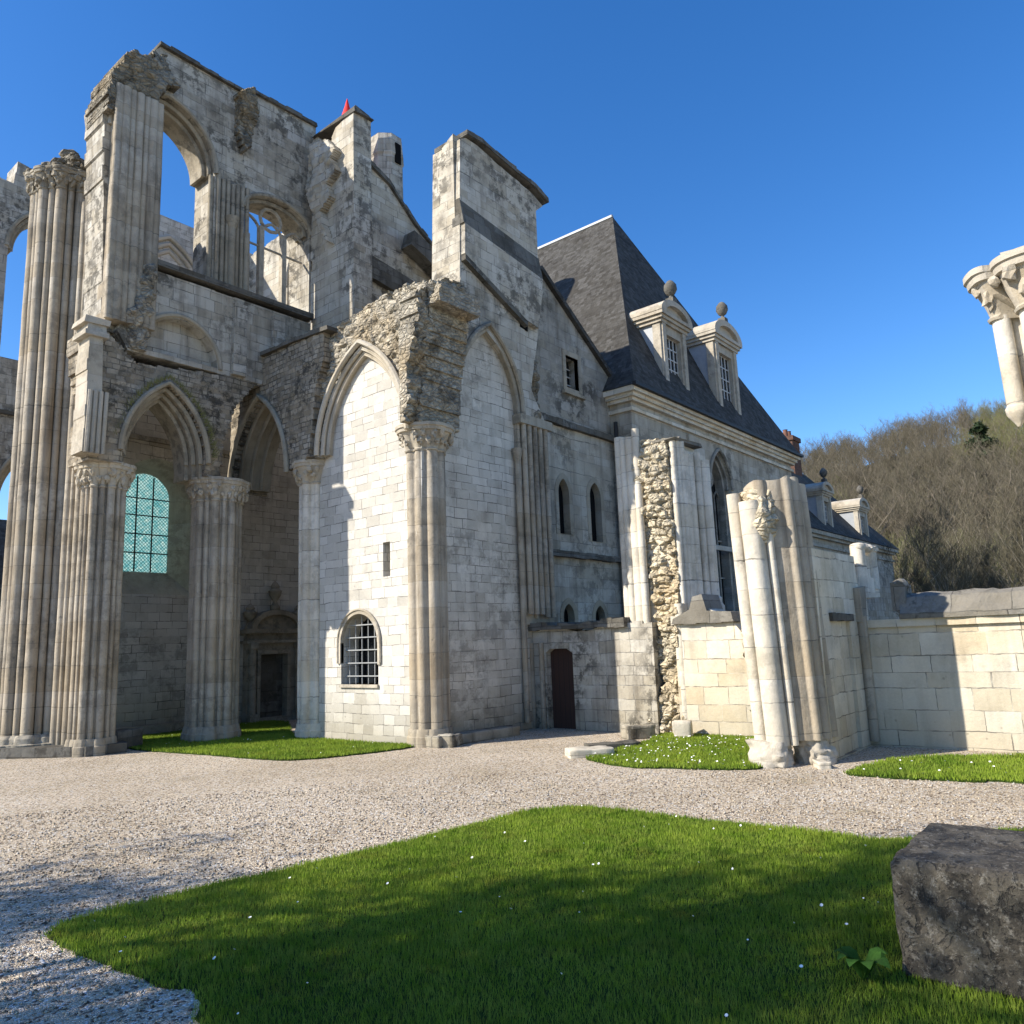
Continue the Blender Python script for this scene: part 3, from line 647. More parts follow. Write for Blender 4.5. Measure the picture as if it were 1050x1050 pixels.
# projecting jamb cluster left of the tall window
mb = MB(); cj = (8.56, CB-.05); RJ = lobed(cj, lambda a: min(.58/max(abs(math.cos(a)), 1e-3), .36/max(abs(math.sin(a)), 1e-3)), [(-.57+.19*i, -.34, .085+.03*(i%2)) for i in range(7)]+[(.57, -.1+.2*i, .10) for i in range(2)], 200)
prism(mb, cj, RJ, zspan(10.9, 17.6, .5)); obj('window_jamb', mb, 'pier', cle, True)
bt_ = onb(CB, (106, 122), (103, 100), (112, 83), (124, 65), (141, 60), (153, 55), (164, 58), (178, 92), (160, 100), (158, 116))
bi = inpoly(bt_); mb = MB(); rubble_wall(mb, 'b', lambda x, z: bi(x+.18*noise.noise(Vector((x*2.2, z*2.2, 5))), z+.26*noise.noise(Vector((x*2.6, z*2.6, 9)))), (7.5, 10.2, 16.8, 20.2), .06, CB-.42, CB+1.0, .14, 2.6, .22); obj('broken_vault_rib', mb, 'darkrubble', cle, True)
bt_ = onb(CB, (240, 100), (258, 92), (262, 120), (258, 135), (254, 152), (246, 158), (241, 140)); bi2 = inpoly(bt_)
mb = MB(); rubble_wall(mb, 'b', lambda x, z: bi2(x, z), (11.3, 12.8, 17, 20.2), .06, CB-.3, CB+.1, .16, 2.6, .15); obj('vault_springer', mb, 'darkrubble', cle, True)
# tracery of the second window
tr = MB(); tb = CB+.35
for x in (12.80, 13.62): tr.box(x-.08, x+.08, tb-.09, tb+.09, 13.05, 15.7)
for cx in (12.38, 13.21, 14.04): tr.tube([(p[0], tb, p[1]) for p in arch(cx, .42, 15.35, 15.95, 7)], .05, 6)
tr.tube([(13.15+.38*math.cos(t*.524), tb, 16.05+.38*math.sin(t*.524)) for t in range(13)], .06, 6)
tr.box(11.95, 14.35, tb-.03, tb+.03, 15.0, 15.05); obj('tracery', tr, 'palemould', cle)
# --- buttress with its flying arch and turret
BA = 14.4
bt = rag(onb(17.9, (363, 320), (363, 134), (352, 122)), .02, .5)+rag(onb(17.9, (352, 122), (366, 113), (378, 133)), .04, .2)+[(15.05, 10.2), (14.38, 10.2)]
mb = MB(); mb.slab('a', rag([(20.1, 10.3), (20.15, 19.6)], .06, .35)+rag([(20.15, 19.6), (19.2, 18.6), (18.9, 19.2), (17.95, 19.35)], .09, .3)+[(17.92, 10.3)], BA, BA+.72)
bu = cpart('buttress', mb, 'lit_ashlar', label='buttress with sunlit left face and shaded right face')
bp_ = ona(14.0, (316, 146), (330, 140), (340, 150), (335, 160), (340, 171), (329, 186), (334, 198), (324, 214), (333, 247), (327, 240), (316, 214), (309, 186), (312, 165))
bi3 = inpoly(bp_); mb = MB(); rubble_wall(mb, 'a', lambda y, z: bi3(y, z), (18.3, 21.5, 14.5, 20.5), .05, 14.1, 14.45, .07, 3.0, .12); obj('vault_springer', mb, 'lit_ashlar', bu, True)
mb = MB(); mb.box(BA-.06, BA+.8, 17.86, 20.0, 19.32, 19.46, .05); mb.box(BA+.05, BA+.7, 17.95, 18.9, 19.46, 19.62, .06); obj('coping', mb, 'dark', bu)
fl = onb(18.15, (376, 168), (398, 190), (425, 232), (449, 262)); fw = [(BA+.5, 10.6), (fl[-1][0], 10.6)]+fl[::-1]+[(BA+.5, fl[0][1])]
mb = MB(); mb.slab('b', fw, 18.15, 18.75); obj('flying_buttress_wall', mb, 'lit_ashlar', bu)
mb = MB(); q = [(p[0], p[1]) for p in fl]; mb.slab('b', q+rag([(x, z+.16) for x, z in q[::-1]], .04, .3), 18.04, 18.85); obj('flying_buttress_coping', mb, 'dark', bu)
lo = onb(18.15, (372, 268), (425, 300)); mb = MB(); mb.slab('b', [(lo[0][0], lo[0][1]-.5), (lo[1][0], lo[1][1]-.5), (lo[1][0], lo[1][1]+.25), (lo[0][0], lo[0][1]+.25)], 17.95, 18.2); obj('weathering', mb, 'dark', bu)
fl2 = onb(17.6, (425, 236), (440, 250), (456, 268), (466, 290)); mb = MB(); mb.slab('b', fl2+[(x-.15, z-.55) for x, z in fl2[::-1]], 17.6, 18.1); obj('flying_arch', mb, 'dark', bu)
tc = on(396, 170, b=23.2); mb = MB(); th = 2*math.pi/8
mb.loft([[(tc.x+r*math.cos(th*(k+.5)), 23.2+r*math.sin(th*(k+.5)), z) for k in range(8)] for r, z in ((.72, 12), (.72, 19.8), (.82, 19.9), (.76, 20.1), (.74, tc.z+.1), (.80, tc.z+.2), (.72, tc.z+1.1), (.3, tc.z+1.25))])
tu = cpart('stair_turret', mb, 'ashlar')
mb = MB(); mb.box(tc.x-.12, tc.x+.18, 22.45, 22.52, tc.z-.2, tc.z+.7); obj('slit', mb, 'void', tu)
# --- second arch (towards the viewer) and the third, blocked white
AA = 12.55; A2 = dict(cx=20.12, hw=1.46, zs=7.3, za=9.85)
tp2 = ona(AA, (236, 380), (300, 352), (338, 338)); o2 = [(18.0, 7.45), (17.65, 7.6), (17.5, 8.6), (17.3, 9.6)]+tp2[::-1]+[(21.7, 9.8), (21.7, 7.2)]
i2 = inpoly(o2); r2 = inpoly(opening(20.12, 1.46, 6.9, 7.3, 9.85))
mb = MB(); rubble_wall(mb, 'a', lambda y, z: i2(y, z) and not r2(y, z), (17.0, 21.8, 7.2, 11.8), .065, AA, AA+1.25, .035, 3.6, .05)
s2 = cpart('arcade_spandrel', mb, 'small', True); mb = MB(); orders(mb, 'a', AA, 1, n=3, end=1.2, dr=.10, dd=.3, roll=.06, **A2); obj('arch_moulding', mb, 'mould', s2, True)
mb = MB(); q = [(y, z) for y, z in tp2]; mb.slab('a', q+rag([(y, z+.12) for y, z in q[::-1]], .04, .25), AA-.08, AA+1.3); obj('coping', mb, 'dark', s2)
A3 = dict(cx=15.62, hw=1.78, zs=7.6, za=10.32)
tp3 = ona(12.75, (334, 345), (345, 335), (360, 318), (385, 305), (412, 292), (440, 287), (462, 293), (470, 300))
o3 = [(18.0, 7.55)]+tp3+[(13.0, 10.6), (13.35, 8.8), (13.45, 7.75), (13.8, 7.7)]
i3 = inpoly(o3); r3 = inpoly(opening(15.62, 1.78, 7.0, 7.6, 10.32))
mb = MB(); rubble_wall(mb, 'a', lambda y, z: i3(y, z) and not r3(y, z), (12.6, 18.2, 7.5, 12.6), .06, 12.72, 14.2, .17, 2.6, .14)
s3 = cpart('arcade_spandrel', mb, 'rubble', True, label='rough broken spandrel over the blocked white arch')
mb = MB(); orders(mb, 'a', 12.72, 1, n=2, dd=.10, dr=.12, end=.45, roll=.05, **A3); obj('arch_moulding', mb, 'palemould', s3, True)
# corner mass of rubble above the corner capital
mb = MB(); cb = onb(13.2, (424, 436), (424, 300), (452, 286), (470, 291), (480, 302), (474, 330), (466, 375), (460, 410), (455, 436)); cbi = inpoly(cb)
rubble_wall(mb, 'b', lambda x, z: cbi(x+.06*noise.noise(Vector((x*3, z*3, 4))), z), (12.4, 15.0, 7.7, 12.6), .055, lambda x, z: 13.5-.50*min(1, max(0, (z-7.8)/2.8))+.25*max(0, x-13.9), 13.72, .17, 2.7, .14)
obj('corner_rubble', mb, 'rubble', s3, True)
mb = MB(); rubble_pillar(mb, [(7.7, 13.45, 13.92, .40, .40), (8.5, 13.6, 13.95, .55, .5), (9.6, 13.8, 14.0, .75, .6), (11.3, 13.8, 14.1, .8, .6)], 48, .1, 2.8, .1); obj('rubble_filling', mb, 'rubble', s3, True)
# white blocking of the third arch
wn_ = opening(16.05, .74, 1.42, 2.47, 3.21, 12); sl_ = [(14.83, 4.08), (15.1, 4.08), (15.1, 4.95), (14.83, 4.95)]
wp = [(18.3, 0), (18.3, 9.9), (17.0, 10.3), (14.0, 10.3), (13.6, 9.0), (13.75, 0)]
mb = MB(); mb.slab('a', wp, 13.02, 13.75, [wn_, sl_]); wi = cpart('blocked_arch_wall', mb, 'white')
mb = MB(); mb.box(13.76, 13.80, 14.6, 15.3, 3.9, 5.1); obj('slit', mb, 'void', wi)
mb = MB(); mb.slab('a', arch(16.05, .84, 2.47, 3.31, 12)+arch(16.05, .73, 2.47, 3.20, 12)[::-1], 12.985, 13.1)
for y in (15.26, 16.84): mb.box(12.985, 13.1, y-.05, y+.05, 1.9 if y < 16 else 1.95, 2.47)
mb.tube([(12.985, p[0], p[1]) for p in [(15.21, 1.95)]+arch(16.05, .84, 2.47, 3.31, 12)+[(16.89, 1.95)]], .035, 7)
gw = obj('arched_window', mb, 'palemould', wi)
mb = MB(); mb.box(12.96, 13.72, 15.29, 16.81, 1.34, 1.42); obj('sill', mb, 'palemould', gw)
mb = MB(); mb.slab('a', opening(16.05, .8, 1.42, 2.45, 3.25), 13.60, 13.64); obj('pane', mb, 'glass', gw)
mb = MB()
for z in (1.62, 1.95, 2.28, 2.6, 2.92): mb.box(13.16, 13.19, 15.3, 16.8, z-.014, z+.014)
for i in range(6): y = 15.42+i*.25; mb.tube([(13.21, y, 1.42), (13.21, y, 2.35+.82*math.sqrt(max(.02, 1-((y-16.05)/.78)**2)))], .014, 6)
obj('iron_grille', mb, 'greyiron', gw)
mb = MB()
for i in range(3): mb.box(13.55, 13.585, 15.55+i*.5-.02, 15.55+i*.5+.02, 1.42, 3.1)
obj('glazing_bar', mb, 'iron', gw)
# --- corner pier and the shaded blocked arch on the right face
RB = 13.5
p3 = clustered((13.42, 13.90), .36, 8, .12, 0, 7.1, 7.75, 'pier', ph=.4, r2=.15, flare=.25, core=lambda a: .40/max(abs(math.cos((a+.2) % .7854-.3927)), .5), label='corner pier with a crumbling capital')
A4 = dict(cx=15.55, hw=1.32, zs=8.75, za=11.05)
fr = [(13.9, 7.8), (14.0, 9), (13.95, 10.6), (14.5, 12.2)]+onb(RB, (475, 264), (537, 331), (545, 400), (562, 440))+[(18.05, 8.75), (17.1, 8.75), (A4['cx']+1.32, 8.75)]+arch(**A4)[::-1][1:]+[(A4['cx']-1.32, 7.8)]
mb = MB(); mb.slab('b', fr, RB, RB+1.1); rf = cpart('upper_wall', mb, 'ashlar')
mb = MB(); orders(mb, 'b', RB, 1, n=1, dd=.08, dr=.1, end=.35, roll=.05, **A4); obj('arch_moulding', mb, 'mould', rf, True)
mb = MB(); mb.slab('b', [(13.6, 0), (17.4, 0), (17.4, 8.8), (16.95, 8.8), (16.8, 9.8), (15.6, 11.15), (14.3, 9.8), (13.6, 8.5)], RB+.22, RB+1.0)
iw = cpart('blocked_arch_wall', mb, 'shadewhite', label='blocked arch wall on the shaded right side of the corner pier')
mb = MB()
for i, x in enumerate(np.linspace(16.82, 18.08, 11)): mb.tube([(x, RB+.12-.12*(i % 2), 2.95+.2*random.random()), (x, RB+.12-.10*(i % 2), 8.5)], .082 if i % 2 else .06, 9)
mb.slab('b', [(16.75, 2.8), (18.15, 2.8), (18.15, 8.75), (16.75, 8.75)], RB+.14, RB+1)
rs = cpart('respond_shafts', mb, 'pier', True)
mb = MB(); mb.box(16.7, 18.2, RB-.1, RB+.4, 8.5, 8.75, .015); obj('capital', mb, 'mould', rs)
mb = MB(); mb.tube([(16.72, RB+.1, 0.2), (16.72, RB+.1, 7.4)], .08, 9); mb.lathe((16.72, RB+.1), [(.08, 7.35), (.14, 7.6), (.16, 7.75), (.03, 7.77)], 10); obj('corner_shaft', mb, 'pier', rs, True)
mb = MB(); rubble_pillar(mb, [(8.75, 17.6, RB+.3, .45, .38), (9.6, 17.75, RB+.4, .36, .35), (10.6, 17.6, RB+.45, .28, .35), (11.5, 17.5, RB+.5, .15, .3)], 36, .12, 3.2); obj('broken_springer', mb, 'darkrubble', rs, True)
# tall buttress-like wall end above
tw = onb(RB, (472, 300), (472, 200), (472, 142))+onb(RB, (478, 141), (490, 149))+rag(onb(RB, (490, 149), (520, 176), (546, 198), (557, 211)), .02, .3)+onb(RB, (550, 216), (552, 262), (557, 300), (552, 345), (545, 400), (500, 340))
mb = MB(); mb.slab('b', tw, RB+.02, RB+1.1); bw = cpart('tall_wall_end', mb, 'lit_ashlar')
cp_ = onb(RB, (476, 139), (492, 148), (520, 172), (547, 194), (560, 209)); mb = MB(); mb.slab('b', cp_+rag([(x, z+.14) for x, z in cp_[::-1]], .035, .28), RB-.12, RB+1.2); obj('coping', mb, 'dark', bw)
q = onb(RB, (473, 203), (553, 264)); q2 = onb(RB, (473, 230), (553, 288)); mb = MB()
(x0, z0), (x1, z1) = q; (x2, z2), (x3, z3) = q2; f0, f1 = RB-.14, RB+.03
mb.add([(x0-.05, f1, z0), (x1, f1, z1), (x3, f0, z3), (x2-.05, f0, z2), (x1, RB+.3, z1), (x0-.05, RB+.3, z0), (x3, RB+.3, z3), (x2-.05, RB+.3, z2)], [(3, 2, 1, 0), (0, 5, 7, 3), (1, 2, 6, 4), (0, 1, 4, 5), (2, 3, 7, 6)]); obj('weathering', mb, 'dark', bw)
mb = MB(); mb.slab('b', [q2[0], q2[1]]+onb(RB, (549, 338), (537, 330), (473, 261)), f0, RB+.4); obj('lower_facing', mb, 'lit_ashlar', bw)
q = onb(RB, (473, 262), (537, 331)); mb = MB(); mb.slab('b', [(q[0][0], q[0][1]-.16), (q[1][0], q[1][1]-.16), q[1], q[0]], RB-.16, RB+.1); obj('string_course', mb, 'dark', bw)
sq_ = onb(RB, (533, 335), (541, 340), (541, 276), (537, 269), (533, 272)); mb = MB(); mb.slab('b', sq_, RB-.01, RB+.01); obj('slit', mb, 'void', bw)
EA_ = onb(RB, (472, 220))[0][0]
ep = ona(EA_, (465, 137), (453, 152), (459, 162), (455, 173), (449, 184), (452, 202), (451, 229), (455, 246), (456, 268), (454, 296)); y_in = 13.7
mb = MB(); mb.slab('a', [(y_in, ep[-1][1])]+[(y_in, ep[0][1])]+rag(ep, .05, .25), EA_-.012, 15.3); obj('broken_edge', mb, 'lit_ashlar', bw)
# --- aisle wall behind the arches, window, portal
BW = 24.0
win = opening(11.36, .80, 4.95, 7.3, 8.12, 12)
outw = [(9.3, 0), (18.2, 0), (18.2, 11.5), (9.3, 11.5)]; reveal = opening(11.5, 1.25, 4.2, 7.35, 8.5, 12)
mb = MB(); mb.slab('b', outw, BW, BW+.75, [reveal]); aw = cpart('aisle_wall', mb, 'shadewhite')
mb = MB(); ro = reveal; ri = win
V = [(p[0], BW+.01, p[1]) for p in ro]+[(p[0], BW+.7, p[1]) for p in ri]; n = len(ro); mb.add(V, [(i, (i+1) % n, (i+1) % n+n, i+n) for i in range(n)]); rv = obj('window_reveal', mb, 'palemould', aw)
mb = MB(); mb.slab('b', win, BW+.68, BW+.70); obj('leaded_window', mb, 'leaded', aw)
mb = MB()
for x in (11.1, 11.62): mb.box(x-.018, x+.018, BW+.64, BW+.672, 4.95, 8.0)
for z in (5.55, 6.15, 6.75, 7.3): mb.box(10.56, 12.16, BW+.65, BW+.675, z-.018, z+.018)
obj('window_bar', mb, 'iron', aw)
mb = MB(); mb.slab('b', [(9.3, 9.0), (14, 9.0), (14, 9.14), (9.3, 9.14)], BW-.12, BW+.1); obj('ledge', mb, 'mould', aw); mb = MB(); mb.slab('b', [(9.3, .02), (14.3, .02), (14.3, .3), (9.3, .3)], BW-.35, BW+.05); obj('ledge', mb, 'mould', aw)
px0, px1 = 14.55, 16.75
mb = MB(); mb.slab('b', [(px0, 0), (px0, 3.0), (px1, 3.0), (px1, 0)], BW-.25, BW+.1, [[(15.02, .15), (15.02, 2.25), (16.05, 2.25), (16.05, .15)]])
mb.box(px0-.12, px1+.1, BW-.42, BW, 2.62, 2.72); mb.box(px0-.18, px1+.15, BW-.5, BW, 2.95, 3.1); mb.box(14.9, 16.17, BW-.34, BW-.2, 2.25, 2.38)
for x in (14.9, 16.06): mb.box(x, x+.12, BW-.33, BW-.2, .15, 2.25)
for x in (14.62, 16.4): mb.tube([(x+.08, BW-.34, .3), (x+.08, BW-.34, 2.5)], .11, 10); mb.box(x-.08, x+.24, BW-.5, BW-.2, 0, .3); mb.box(x-.06, x+.22, BW-.48, BW-.2, 2.45, 2.62)
po = obj('portal', mb, 'mould', aw)
mb = MB(); mb.slab('b', arch(15.6, 1.0, 3.1, 3.75, 10)+arch(15.6, .82, 3.1, 3.58, 10)[::-1], BW-.45, BW); mb.slab('b', arch(15.6, .84, 3.08, 3.6, 10), BW-.28, BW); obj('pediment', mb, 'mould', po)
mb = MB(); mb.box(15.03, 16.04, BW-.06, BW-.02, .15, 2.24)
for z0, z1 in ((.3, 1.1), (1.25, 2.1)): mb.box(15.15, 15.9, BW-.09, BW-.05, z0, z1)
obj('door', mb, 'dark', po)
for x, zb, h in ((15.6, 3.75, 1.0), (16.55, 3.1, .85), (14.65, 3.1, .85)):
    mb = MB(); mb.lathe((x, BW-.22), [(.16, zb), (.17, zb+.1*h), (.09, zb+.22*h), (.07, zb+.3*h), (.2, zb+.5*h), (.23, zb+.66*h), (.13, zb+.74*h), (.15, zb+.82*h), (.09, zb+.92*h), (.02, zb+h)], 14); obj('urn', mb, 'mould', po, True)
# aisle's cross wall at the far end: closes the view through the second arch
# --- walls of the opposite side of the church seen through the windows
mb = MB(); NB = 30.0
ntop = onb(NB, (150, 214), (206, 237), (262, 262)); nw = [(12.4, 0)]+[(12.4, ntop[0][1])]+ntop+[(18.9, ntop[-1][1]-.2), (18.9, 0)]
mb.slab('b', nw, NB, NB+1.0); no = cpart('nave_wall', mb, 'shadewhite')
for k, hw_ in enumerate((1.9, 1.65, 1.4)):
    mb = MB(); mb.tube([(p[0], NB-.05+.03*k, p[1]) for p in arch(14.35, hw_, 16.6, 19.55-.3*k, 14)], .11, 7); obj('arch_moulding', mb, 'palemould', no, True)
mb = MB(); xw = 18.0
mb.slab('a', rag([(21.4, 10), (21.4, 20.6), (23.0, 20.9)], .08, .4)+rag([(23.0, 20.9), (26.0, 20.4), (30, 20.0)], .12, .5)+[(30, 10)], xw, xw+1.0, [opening(25.6, 1.25, 13.0, 17.6, 19.6, 12)])
tw_ = cpart('transept_end_wall', mb, 'lit_ashlar', label='sunlit end wall seen through the traceried window')
mb = MB(); orders(mb, 'a', xw, 1, 25.6, 1.25, 17.6, 19.6, 2, .2, .13, .9, .06); obj('arch_moulding', mb, 'palemould', tw_, True)
mb = MB(); mb.slab('a', [(26.9, 12.5), (26.9, 19.9), (24.3, 19.9), (24.3, 12.5)], xw+.85, xw+1.05); obj('window_infill', mb, 'warm', tw_)
mb = MB(); mb.tube([(xw+.4, 25.6, 13), (xw+.4, 25.6, 17.6)], .08, 8)
mb.tube([(xw+.4, 25.6, 17.5), (xw+.4, 25.25, 18.1), (xw+.4, 24.95, 18.5)], .06, 7); mb.tube([(xw+.4, 25.6, 17.5), (xw+.4, 25.95, 18.1), (xw+.4, 26.2, 18.5)], .06, 7); mb.lathe((xw+.4, 25.6), [(.09, 17.2), (.15, 17.4), (.1, 17.6)], 8); obj('mullion', mb, 'palemould', tw_, True)
# red cloth cone beyond the buttress
rc = on(356, 118, a=18.5); mb = MB(); mb.lathe((18.5, rc.y), [(.46, 20.1), (.46, rc.z-.9), (.44, rc.z-.85), (.24, rc.z-.1), (.11, rc.z+.35), (.015, rc.z+.75)], 14)
o = obj('red_spire', mb, 'red', None, True, (18.5, rc.y, 20.1)); tag(o, 'small bright red pointed cap rising behind the tall buttress', 'spire')

# ================================================================== THE FAR ARCADE, LEFT
fb = 33.0
arc = empty('ruined_arcade', (9, fb, 0), 'far broken arcade wall beyond the great crossing pier at the left edge', 'ruin')
tl = onb(fb, (-60, 150), (-20, 150), (0, 182), (14, 188), (18, 165), (42, 178), (50, 200))
op1 = opening(11.05, 1.62, 13.85, 18.4, 20.5, 12); op2 = opening(11.3, 1.75, 0, 8.2, 10.9, 12)
mb = MB(); ou = [(5.2, 0)]+[(5.2, tl[0][1])]+rag(tl, .12, .4)+[(13.3, tl[-1][1]), (13.3, 0)]+op2[::-1]
mb.slab('b', ou, fb, fb+1.2, [op1]); obj('wall', mb, 'ashlar', arc)
mb = MB(); orders(mb, 'b', fb, 1, 11.05, 1.62, 18.4, 20.5, 2, .2, .12, 1, .06); obj('arch_moulding', mb, 'mould', arc, True); mb = MB(); orders(mb, 'b', fb, 1, 11.3, 1.75, 8.2, 10.9, 2, .2, .13, 1, .06); obj('arch_moulding', mb, 'mould', arc, True)
mb = MB(); mb.slab('b', [(5.2, 11.6), (13.3, 11.6), (13.3, 11.75), (5.2, 11.75)], fb-.12, fb+.1); obj('string_course', mb, 'dark', arc)

# small pinnacled post and slate-roofed house far left
pp = on(9, 752, z=0); pp = Vector((7.9, 29.5, 0)); mb = MB(); RR = lobed((pp.x, pp.y), .42, ring_lobes(8, .42, .12), 96); prism(mb, (pp.x, pp.y), RR, zspan(.35, 5.3, .6))
po_ = empty('clustered_post', (pp.x, pp.y, 0), 'short clustered stone post with a pyramid cap behind the great pier', 'pier')
obj('shaft', mb, 'litpier', po_, True)
mb = MB(); mb.loft([[(pp.x+r*math.cos(k*1.571+.785), pp.y+r*math.sin(k*1.571+.785), z) for k in range(4)] for r, z in ((.8, 5.3), (.82, 5.42), (.03, 6.3))]); obj('cap', mb, 'slate', po_)
mb = MB(); prism(mb, (pp.x, pp.y), smoothR(RR, 4), [0, .3, .36], [1.25, 1.25, 1.05]); obj('plinth', mb, 'mould', po_)
hs = empty('slate_roofed_house', (8, 46, 0), 'long house with dark slate roof seen under the far arcade at left', 'house')
mb = MB(); mb.box(2, 16, 46, 53, 0, 5.2); obj('wall', mb, 'facade', hs)
mb = MB(); mb.add([(1.6, 45.6, 5.1), (16.4, 45.6, 5.1), (16.4, 53.4, 5.1), (1.6, 53.4, 5.1), (1.6, 49.5, 10.2), (16.4, 49.5, 10.2)], [(0, 1, 5, 4), (2, 3, 4, 5), (0, 4, 3), (1, 2, 5), (3, 2, 1, 0)]); obj('roof', mb, 'slate', hs)
for x in (6, 10, 14):
    mb = MB(); mb.box(x-.5, x+.5, 45.94, 45.99, 1.6, 3.6); obj('window', mb, 'glass', hs)

# ================================================================== GABLED RANGE BEHIND THE DOOR WALL
GB = 14.0
gab = empty('gabled_house', (20.5, GB, 0), 'narrow gabled stone house front with two lancet windows and sloping roof edge', 'house')
rk = onb(GB, (552, 276), (628, 391))
lanA = opening(19.42, .30, 5.55, 6.85, 7.35, 8); lanB = opening(21.18, .34, 5.45, 6.95, 7.45, 8); smA = opening(19.4, .30, 2.5, 3.05, 3.45, 7); smB = opening(21.1, .30, 2.5, 3.0, 3.42, 7)
mb = MB(); mb.slab('b', [(17.9, 0), (22.75, 0), (22.75, 9.1), (17.9, 9.1)], GB, GB+.8, [lanA, lanB, smA, smB]); gwall = obj('wall', mb, 'facade', gab)
uw = onb(GB+.06, (577, 362), (596, 371), (600, 408), (581, 399)); uwz0 = 10.35; uwin = [(19.95, 10.45), (20.65, 10.45), (20.65, 11.55), (19.95, 11.55)]
mb = MB(); mb.slab('b', [(17.9, 9.1), (22.75, 9.1), (22.75, rk[1][1]), rk[1], rk[0], (17.9, rk[0][1]+.3)], GB+.06, GB+.8, [uwin]); gup = obj('gable', mb, 'plaster', gab)
mb = MB(); d = Vector((rk[1][0]-rk[0][0], rk[1][1]-rk[0][1])).normalized(); nn = Vector((-d.y, d.x))*.16
mb.slab('b', [rk[0], rk[1], (rk[1][0]+nn.x, rk[1][1]+nn.y), (rk[0][0]+nn.x, rk[0][1]+nn.y)], GB-.1, GB+.9); obj('gable_coping', mb, 'slate', gab)
mb = MB(); mb.slab('b', rag([(17.95, 9.0), (22.75, 9.0)], .02, .5)+rag([(22.75, 9.2), (17.95, 9.2)], .02, .5), GB-.16, GB+.1); obj('string_course', mb, 'dark', gab); mb = MB(); mb.slab('b', rag([(18.3, 4.84), (22.4, 4.84)], .02, .5)+rag([(22.4, 5.02), (18.3, 5.02)], .02, .5), GB-.2, GB+.1); obj('string_course', mb, 'dark', gab)
for L, zz in ((lanA, 0), (lanB, 0), (smA, 1), (smB, 1)):
    cx = (L[0][0]+L[-1][0])/2; hw_ = (L[-1][0]-L[0][0])/2; zs_ = L[1][1]; za_ = max(p[1] for p in L)
    mb = MB(); mb.slab('b', opening(cx, hw_+.16, L[0][1], zs_, za_+.17, 8), GB-.014, GB+.3, [opening(cx, hw_-.02, L[0][1]+.02, zs_, za_-.02, 8)])
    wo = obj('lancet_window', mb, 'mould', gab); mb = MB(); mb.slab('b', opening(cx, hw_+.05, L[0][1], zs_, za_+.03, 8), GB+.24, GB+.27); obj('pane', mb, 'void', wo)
mb = MB(); mb.slab('b', [(19.78, 10.3), (20.82, 10.3), (20.82, 11.72), (19.78, 11.72)], GB+.03, GB+.2, [[(19.95, 10.45), (20.65, 10.45), (20.65, 11.55), (19.95, 11.55)]]); mb.box(19.7, 20.9, GB-.06, GB+.1, 10.2, 10.3)
uo = obj('square_window', mb, 'mould', gab); mb = MB(); mb.box(19.95, 20.65, GB+.42, GB+.45, 10.45, 11.55); obj('pane', mb, 'glass', uo)
mb = MB(); mb.box(20.27, 20.33, GB+.37, GB+.42, 10.45, 11.55)
for z in (10.72, 11.0, 11.27): mb.box(19.95, 20.65, GB+.38, GB+.41, z-.015, z+.015)
obj('sash', mb, 'sash', uo)
# door wall
DW = 17.2
dwl = empty('doorway_wall', (DW, 12, 0), 'low broken stone wall with a dark red plank door below the lancet windows', 'wall')
tp = rag([(13.9, 2.62), (12.9, 2.72), (12.2, 2.55), (11.4, 2.68), (10.7, 2.72), (9.9, 2.7)], .05, .22)
dop = [(12.36, 0), (12.36, 2.0), (12.55, 2.12), (13.1, 2.12), (13.26, 2.02), (13.26, 0)]
mb = MB(); mb.slab('a', [(13.9, 0)]+tp+[(9.9, 0)]+dop, DW, DW+.6); dwo = obj('wall', mb, 'ashlar', dwl)
mb = MB(); mb.slab('a', [(12.34, 0), (13.28, 0), (13.28, 2.12), (12.34, 2.12)], DW+.22, DW+.28); do = obj('door', mb, 'door', dwl)
mb = MB(); mb.lathe((DW+.19, 12.5), [(.02, 1.0), (.045, 1.03), (.02, 1.06)], 10); obj('handle', mb, 'iron', do)
mb = MB(); mb.slab('a', rag([(13.75, 2.62), (10.6, 2.62)], .03, .3)+rag([(10.6, 2.86), (12.0, 2.74), (13.75, 2.84)], .06, .3), DW-.16, DW+1.6); obj('broken_ledge', mb, 'dark', dwl)
mb = MB(); mb.slab('a', arch(11.62, .36, 1.15, 1.62, 8)+arch(11.62, .27, 1.15, 1.52, 8)[::-1], DW-.012, DW+.02); mb.box(DW-.012, DW+.02, 11.27, 11.97, .62, 1.15); obj('blocked_niche', mb, 'ashlar', dwl)
mb = MB()
for y in (13.6, 13.25): mb.tube([(DW-.05, y+.12, 0), (DW-.05, y+.12, 2.3)], .07, 8)
obj('jamb_shaft', mb, 'pier', dwl, True)

